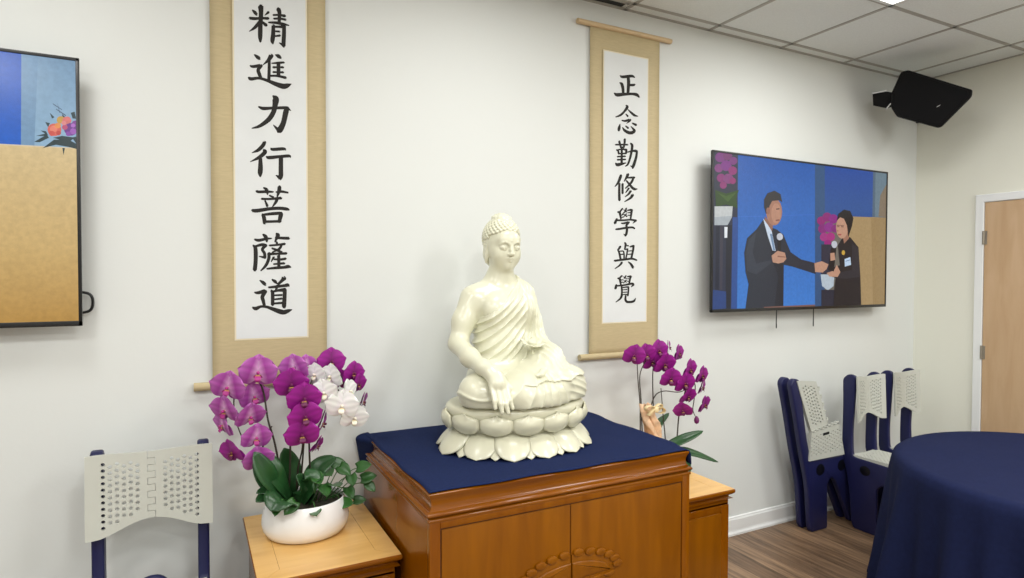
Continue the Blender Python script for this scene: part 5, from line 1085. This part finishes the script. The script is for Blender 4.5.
def petal(kind, phi, W):
    bm = nb(); c, nr = ellipse_frame(phi); tg = Vector((-nr.y, nr.x, 0))
    def f(u, v):
        s = (u-.5)*2; 
        if kind == 'upper':
            w = (math.sqrt(max(0, 1-(1-v/.45)**2)) if v < .45 else 1-.10*((v-.45)/.55)**2-.75*max(0, (v-.8)/.2)**1.6)
            z = .080+.076*v+.006*(1-abs(s))*v**4
            b = .012+.026*math.sin(PI*min(1, .10+v*.80))*(1-(s*.92)**2)**.6-.016*math.exp(-(s/.16)**2)*max(0, (v-.55)/.45)**2*1.4
            b += .012*v+.010*math.exp(-(s/.12)**2)*max(0, (v-.8)/.2)
        elif kind == 'lower':
            w = (.92+.08*v/.5 if v < .5 else math.sqrt(max(0, 1-((v-.5)/.5)**2.4)))
            z = .092*(1-v)**1.05+.002+.0
            b = -.028+.094*v**1.15+.015*math.sin(PI*min(1, v*.98))*(1-(s*.95)**2)**.6
            z += .006*math.sin(PI*v)*(1-s*s)
        else:
            w = (.95 if v < .55 else (1-((v-.55)/.45)**1.8))
            z = .085*(1-v)+.001
            b = -.036+.094*v+.012*math.sin(PI*v)*(1-s*s)
        p = c+nr*b+tg*(s*w*W/2)
        # follow the curve of the pedestal sideways
        q = (s*w*W/2); p -= nr*(q*q/(2*.26))*.9
        return (p.x, p.y, max(z, .0008))
    gridsurf(bm, f, 12, 14)
    bmesh.ops.remove_doubles(bm, verts=bm.verts[:], dist=1e-5); bmesh.ops.recalc_face_normals(bm, faces=bm.faces[:])
    return obj('petal', bm, M['lotus'], ped, angle=180, mods=[('SOLIDIFY', dict(thickness=.006, offset=-1))])
NP = 13
ph, Ltot = arcphi(NP, .25)
for p in ph: petal('upper', p, Ltot/NP*1.13)
ph, _ = arcphi(NP, .75)
for p in ph: petal('lower', p, Ltot/NP*1.16)
ph, _ = arcphi(NP, .25)
for p in ph: petal('between', p, Ltot/NP*.85)
# ================================================================ orchids
PCOL = {'deep': ((172, 34, 160), (146, 14, 134), (118, 8, 104)), 'pale': ((206, 120, 204), (166, 60, 160), (226, 176, 220)), 'white': ((250, 249, 248), (248, 246, 247), (246, 240, 246))}
def flower_meshes(kind, R):
    """five broad tepals and a small lip, facing +Z, top sepal along +Y"""
    edge, mid, cen = [lin(c) for c in PCOL[kind]]
    bm = nb(); col = bm.loops.layers.float_color.new('Col')
    def tep(ang, L, W, r0, curl, z0, broad):
        ca, sa = math.cos(ang), math.sin(ang)
        nu, nv = 8, 8
        ph_ = rng.uniform(-.15, .15)
        V = []
        for i in range(nu+1):
            row = []
            for j in range(nv+1):
                u, v = i/nu*2-1, j/nv
                if broad: w = W*(math.sin(PI*min(1, v*.82+.14))**.62)*(1 if v < .97 else .8)
                else: w = W*math.sin(PI*min(1, v*.86+.12))**.8
                if v == 1: w *= .35
                x = u*w; y = r0+L*v
                if broad: y -= .10*L*abs(u)**2*(v)  # rounded end
                z = z0+curl*v*v*L-.20*abs(u)*abs(u)*w*(.6)+.02*L*math.sin(u*6+ph_*9)*v
                row.append((bm.verts.new((ca*y-sa*x, sa*y+ca*x, z)), u, v))
            V.append(row)
        for i in range(nu):
            for j in range(nv):
                q = [V[i][j], V[i+1][j], V[i+1][j+1], V[i][j+1]]
                f = bm.faces.new([a[0] for a in q])
                for lp, a in zip(f.loops, q):
                    v = a[2]; vein = .88+.12*math.cos(a[1]*14)
                    if v < .35: c = [cen[k]*(1-v/.35)+mid[k]*v/.35 for k in range(3)]
                    else: c = [mid[k]*(1-(v-.35)/.65)+edge[k]*(v-.35)/.65 for k in range(3)]
                    lp[col] = (c[0]*vein, c[1]*vein, c[2]*vein, 1)
    # sepals behind
    tep(PI/2, R*.95, R*.46, R*.04, -.05, -.004, False)
    tep(PI/2+2.15, R*.92, R*.45, R*.04, -.12, -.004, False); tep(PI/2-2.15, R*.92, R*.45, R*.04, -.12, -.004, False)
    # broad lateral petals
    tep(PI/2+1.30, R*1.0, R*.74, R*.03, .08, .002, True); tep(PI/2-1.30, R*1.0, R*.74, R*.03, .08, .002, True)
    lb = nb(); c2 = lb.loops.layers.float_color.new('Col')
    lc = lin({'deep': (96, 6, 70), 'pale': (168, 40, 130), 'white': (238, 232, 214)}[kind]); yc = lin((222, 180, 80) if kind != 'white' else (226, 206, 140))
    # column, side lobes, mid lobe
    lathe(lb, [(0, .30*R), (R*.07, .28*R), (R*.09, .16*R), (R*.06, .02*R), (0, 0)], 10)
    lb.transform(Matrix.Translation((0, R*.02, 0)) @ Matrix.Rotation(-.25, 4, 'X'))
    for s in (-1, 1):
        gridsurf(lb, lambda u, v: (s*(.04+.20*v)*R, (-.10-.05*v+.14*(u-.5)*math.sin(PI*v))*R, (.06+.22*v)*R), 4, 4)
    gridsurf(lb, lambda u, v: ((u-.5)*.32*R*math.sin(PI*(.25+.7*v)), (-.08-.36*v)*R, (.10+.22*math.sin(PI*v*.8))*R), 4, 6)
    for f in lb.faces:
        for lp in f.loops: lp[c2] = (*(yc if lp.vert.co.z < .12*R and abs(lp.vert.co.y) < .12*R else lc), 1)
    bmesh.ops.recalc_face_normals(lb, faces=lb.faces[:])
    return bm, lb
protos = {}
def proto(kind, v):
    if (kind, v) not in protos:
        a, b = flower_meshes(kind, 1.0*.055)
        protos[(kind, v)] = (a, b)
    return protos[(kind, v)]
def place_flower(parent, origin, x, y, z, R, yaw_, pitch, kind):
    R *= 1.06; a, b = flower_meshes(kind, R)
    roll = rng.uniform(-.25, .25)
    Mx = Matrix.Translation((x-origin[0], y-origin[1], z-origin[2])) @ Matrix.Rotation(math.radians(yaw_), 4, 'Z') @ Matrix.Rotation(PI/2+math.radians(pitch), 4, 'X') @ Matrix.Rotation(roll, 4, 'Z')
    a.transform(Mx); b.transform(Mx)
    o = obj('flower', a, M['petal'], parent, angle=180)
    if kind == 'white': o['label'] = 'white orchid flower'
    obj('lip', b, M['petal'], o, angle=180)
    return o
def leaf_mesh(path, W, fold=.25, thick=.0025, n=12):
    bm = nb(); P = catmull(path, n//(len(path)-1)+1); m = len(P)-1
    A = []
    for i, p in enumerate(P):
        v = i/m; t = (P[min(i+1, m)]-P[max(i-1, 0)]).normalized()
        side = t.cross(Vector((0, -.55, .83))); side = side.normalized() if side.length > .2 else Vector((1, 0, 0))
        nr = side.cross(t).normalized()
        w = W/2*(math.sin(PI*min(1, .10+v*.86))**.75)*(1 if v < 1 else .25)
        A.append([bm.verts.new(p+side*(w*u)+nr*(abs(u)*w*fold-.0*v)) for u in (-1, -.6, -.25, 0, .25, .6, 1)])
    for a, b in zip(A, A[1:]):
        for k in range(6): bm.faces.new((a[k], a[k+1], b[k+1], b[k]))
    return bm
def orchid_pot(name, label, org, cat='potted plant'):
    return thing(name, label, cat, org)

# ---- left: white oval bowl with three orchids and a trailing vine
PO = (.382, -.276, .6012)
po = orchid_pot('potted_orchid', 'purple and white orchids in a white oval bowl on the left side table', PO)
bm = nb(); A_, B_ = .158, .150
lathe(bm, [(0, 0), (.80, 0), (.88, .006), (.97, .028), (1.0, .052), (.985, .078), (.93, .108), (.885, .126), (.872, .130), (.858, .127), (.90, .10), (.95, .06), (.90, .03), (0, .02)], 56, A_, B_)
obj('bowl', bm, M['pot'], po, angle=180)
bm = nb()
gridsurf(bm, lambda u, v: (A_*.90*v*math.cos(2*PI*u), B_*.90*v*math.sin(2*PI*u), .108+.012*(1-v*v)+.006*math.sin(u*40+v*9)*math.sin(v*13)), 40, 8, True)
bmesh.ops.remove_doubles(bm, verts=bm.verts[:], dist=1e-5); obj('soil', bm, M['soil'], po, angle=180)
def L_(p, o): return Vector(p[:3])-Vector(o)
for path in STEMS_LEFT:
    bm = nb(); P = catmull([L_(p, PO) for p in path], 6); tube(bm, P, [.0042-.0022*i/len(P) for i in range(len(P))], 7); obj('flower_stem', bm, M['stem'], po)
for f in FLOWERS_LEFT:
    f = list(f)
    if f[6] == 'white': f[5] *= .3; f[4] *= .7
    place_flower(po, PO, *f)
for path, W in LEAVES_LEFT:
    obj('leaf', leaf_mesh([L_(p, PO) for p in path], W*1.35), M['leaf'], po, angle=180, mods=[('SOLIDIFY', dict(thickness=.0025, offset=0))])
cen = Vector((.09, -.02, .12))
for k, v in enumerate(VINE_LEFT):
    p = L_(v, PO); W = v[3]*1.05
    d = Vector((p.x-cen.x, p.y-cen.y, 0)); d = d.normalized() if d.length > .01 else Vector((1, 0, 0))
    ax = (d*.55+Vector((rng.uniform(-.5, .5), -.4, rng.uniform(-.7, .3)))).normalized()
    bm = nb()
    # heart-shaped leaf facing the room and upward
    nrm = (Vector((rng.uniform(-.3, .3), -.75, .6))-ax*ax.dot(Vector((0, -.75, .6)))).normalized(); sd = ax.cross(nrm)
    def hf(u, v_):
        w = math.sin(PI*min(1, .22+.78*v_))**.8*(.62); s = (u-.5)*2
        q = p+ax*(W*(v_-.5)*1.15-W*.12*abs(s)**2*(1-v_))+sd*(s*w*W*.75)-nrm*(abs(s)*.08*W*-1)-nrm*(.12*W*v_*v_)
        return q
    gridsurf(bm, hf, 6, 8)
    obj('vine_leaf', bm, M['vine'], po, angle=180, mods=[('SOLIDIFY', dict(thickness=.0015, offset=0))])
    bm = nb(); b0 = Vector((min(max(p.x*.4, -.1), .11), max(p.y*.4, -.1), .112)); tube(bm, catmull([b0, b0.lerp(p, .55)+Vector((0, 0, .03)), p-ax*W*.55], 5), .0018, 6); obj('vine_stalk', bm, M['vine'], po)

# ---- right: purple orchid in a wrapped pot, half hidden behind the cabinet
QO = (2.06, -.27, .602)
qo = orchid_pot('potted_orchid', 'purple orchid with a beige bow, half hidden behind the right side of the altar cabinet', QO)
bm = nb()
lathe(bm, [(0, 0), (.055, 0), (.062, .01), (.078, .12), (.082, .13), (.074, .13), (.070, .115), (0, .11)], 32); obj('pot', bm, M['pot'], qo)
bm = nb()
# crumpled wrapping gathered at the back left of the plant
def wf(u, v):
    a = 2*PI*u; r = .036+.010*math.sin(3*a+v*6)+.010*math.sin(5*a+v*13)*v-.055*max(0, v-.55)-.02*max(0, .5-v)+.005*math.sin(11*a+20*v)
    return (-.040+.055*(.5-v)*1.3+r*math.cos(a), -.035+r*math.sin(a), .12+.215*v+.006*math.sin(5*a))
gridsurf(bm, wf, 44, 16, True)
obj('wrapping', bm, M['wrap'], qo, angle=180, mods=[('SOLIDIFY', dict(thickness=.002, offset=0))])
bm = nb()
for s, tilt, L2 in ((-1, .15, .06), (1, -.25, .06), (-1, -.5, .045), (1, .35, .045)):
    def rb(u, v, s=s, tilt=tilt, L2=L2):
        a = 2*PI*u; x = s*L2*(.5-.5*math.cos(a)); zz = .016*math.sin(a)
        return (-.066+x*math.cos(tilt)-zz*math.sin(tilt), -.095-.006*math.sin(a)+.022*(v-.5), .322+abs(x)*math.sin(tilt)*1.0+zz*math.cos(tilt))
    gridsurf(bm, rb, 22, 3, True)
box(bm, -.078, -.054, -.11, -.080, .310, .334, .004)
obj('ribbon_bow', bm, M['ribbon'], qo, angle=180, mods=[('SOLIDIFY', dict(thickness=.0015, offset=0))])
for path in STEMS_RIGHT:
    bm = nb(); P = catmull([L_(p, QO) for p in [(QO[0]+(path[0][0]-QO[0])*.4, QO[1], QO[2]+.10)]+path], 6); tube(bm, P, [.004-.002*i/len(P) for i in range(len(P))], 7); obj('flower_stem', bm, M['stem'], qo)
for f in FLOWERS_RIGHT: place_flower(qo, QO, f[0], f[1], f[2], f[3]*1.16, f[4]*.65, f[5], f[6])
bm = nb(); lathe(bm, [(0, -.022), (.010, -.016), (.014, -.004), (.012, .008), (.005, .018), (0, .022)], 12); bm.transform(Matrix.Translation(L_(BUD, QO)))
cl_ = bm.loops.layers.float_color.new('Col')
for f in bm.faces:
    for lp in f.loops: lp[cl_] = (*lin((112, 24, 96)), 1)
obj('flower_bud', bm, M['petal'], qo, angle=180)
for path, W in LEAVES_RIGHT:
    obj('leaf', leaf_mesh([L_(p, QO) for p in path], W), M['leaf'], qo, angle=180, mods=[('SOLIDIFY', dict(thickness=.0025, offset=0))])

# ---------------------------------------------------------------- world and view
w = bpy.data.worlds.new('world'); bpy.context.scene.world = w; w.use_nodes = True
w.node_tree.nodes['Background'].inputs['Color'].default_value = (.9, .95, 1, 1); w.node_tree.nodes['Background'].inputs['Strength'].default_value = .3
sc = bpy.context.scene
sc.view_settings.view_transform = 'Standard'; sc.view_settings.look = 'None'; sc.view_settings.gamma = 1
sc.view_settings.use_curve_mapping = False; sc.view_settings.exposure = EXPOSURE
sc.cycles.max_bounces = 8; sc.cycles.diffuse_bounces = 5
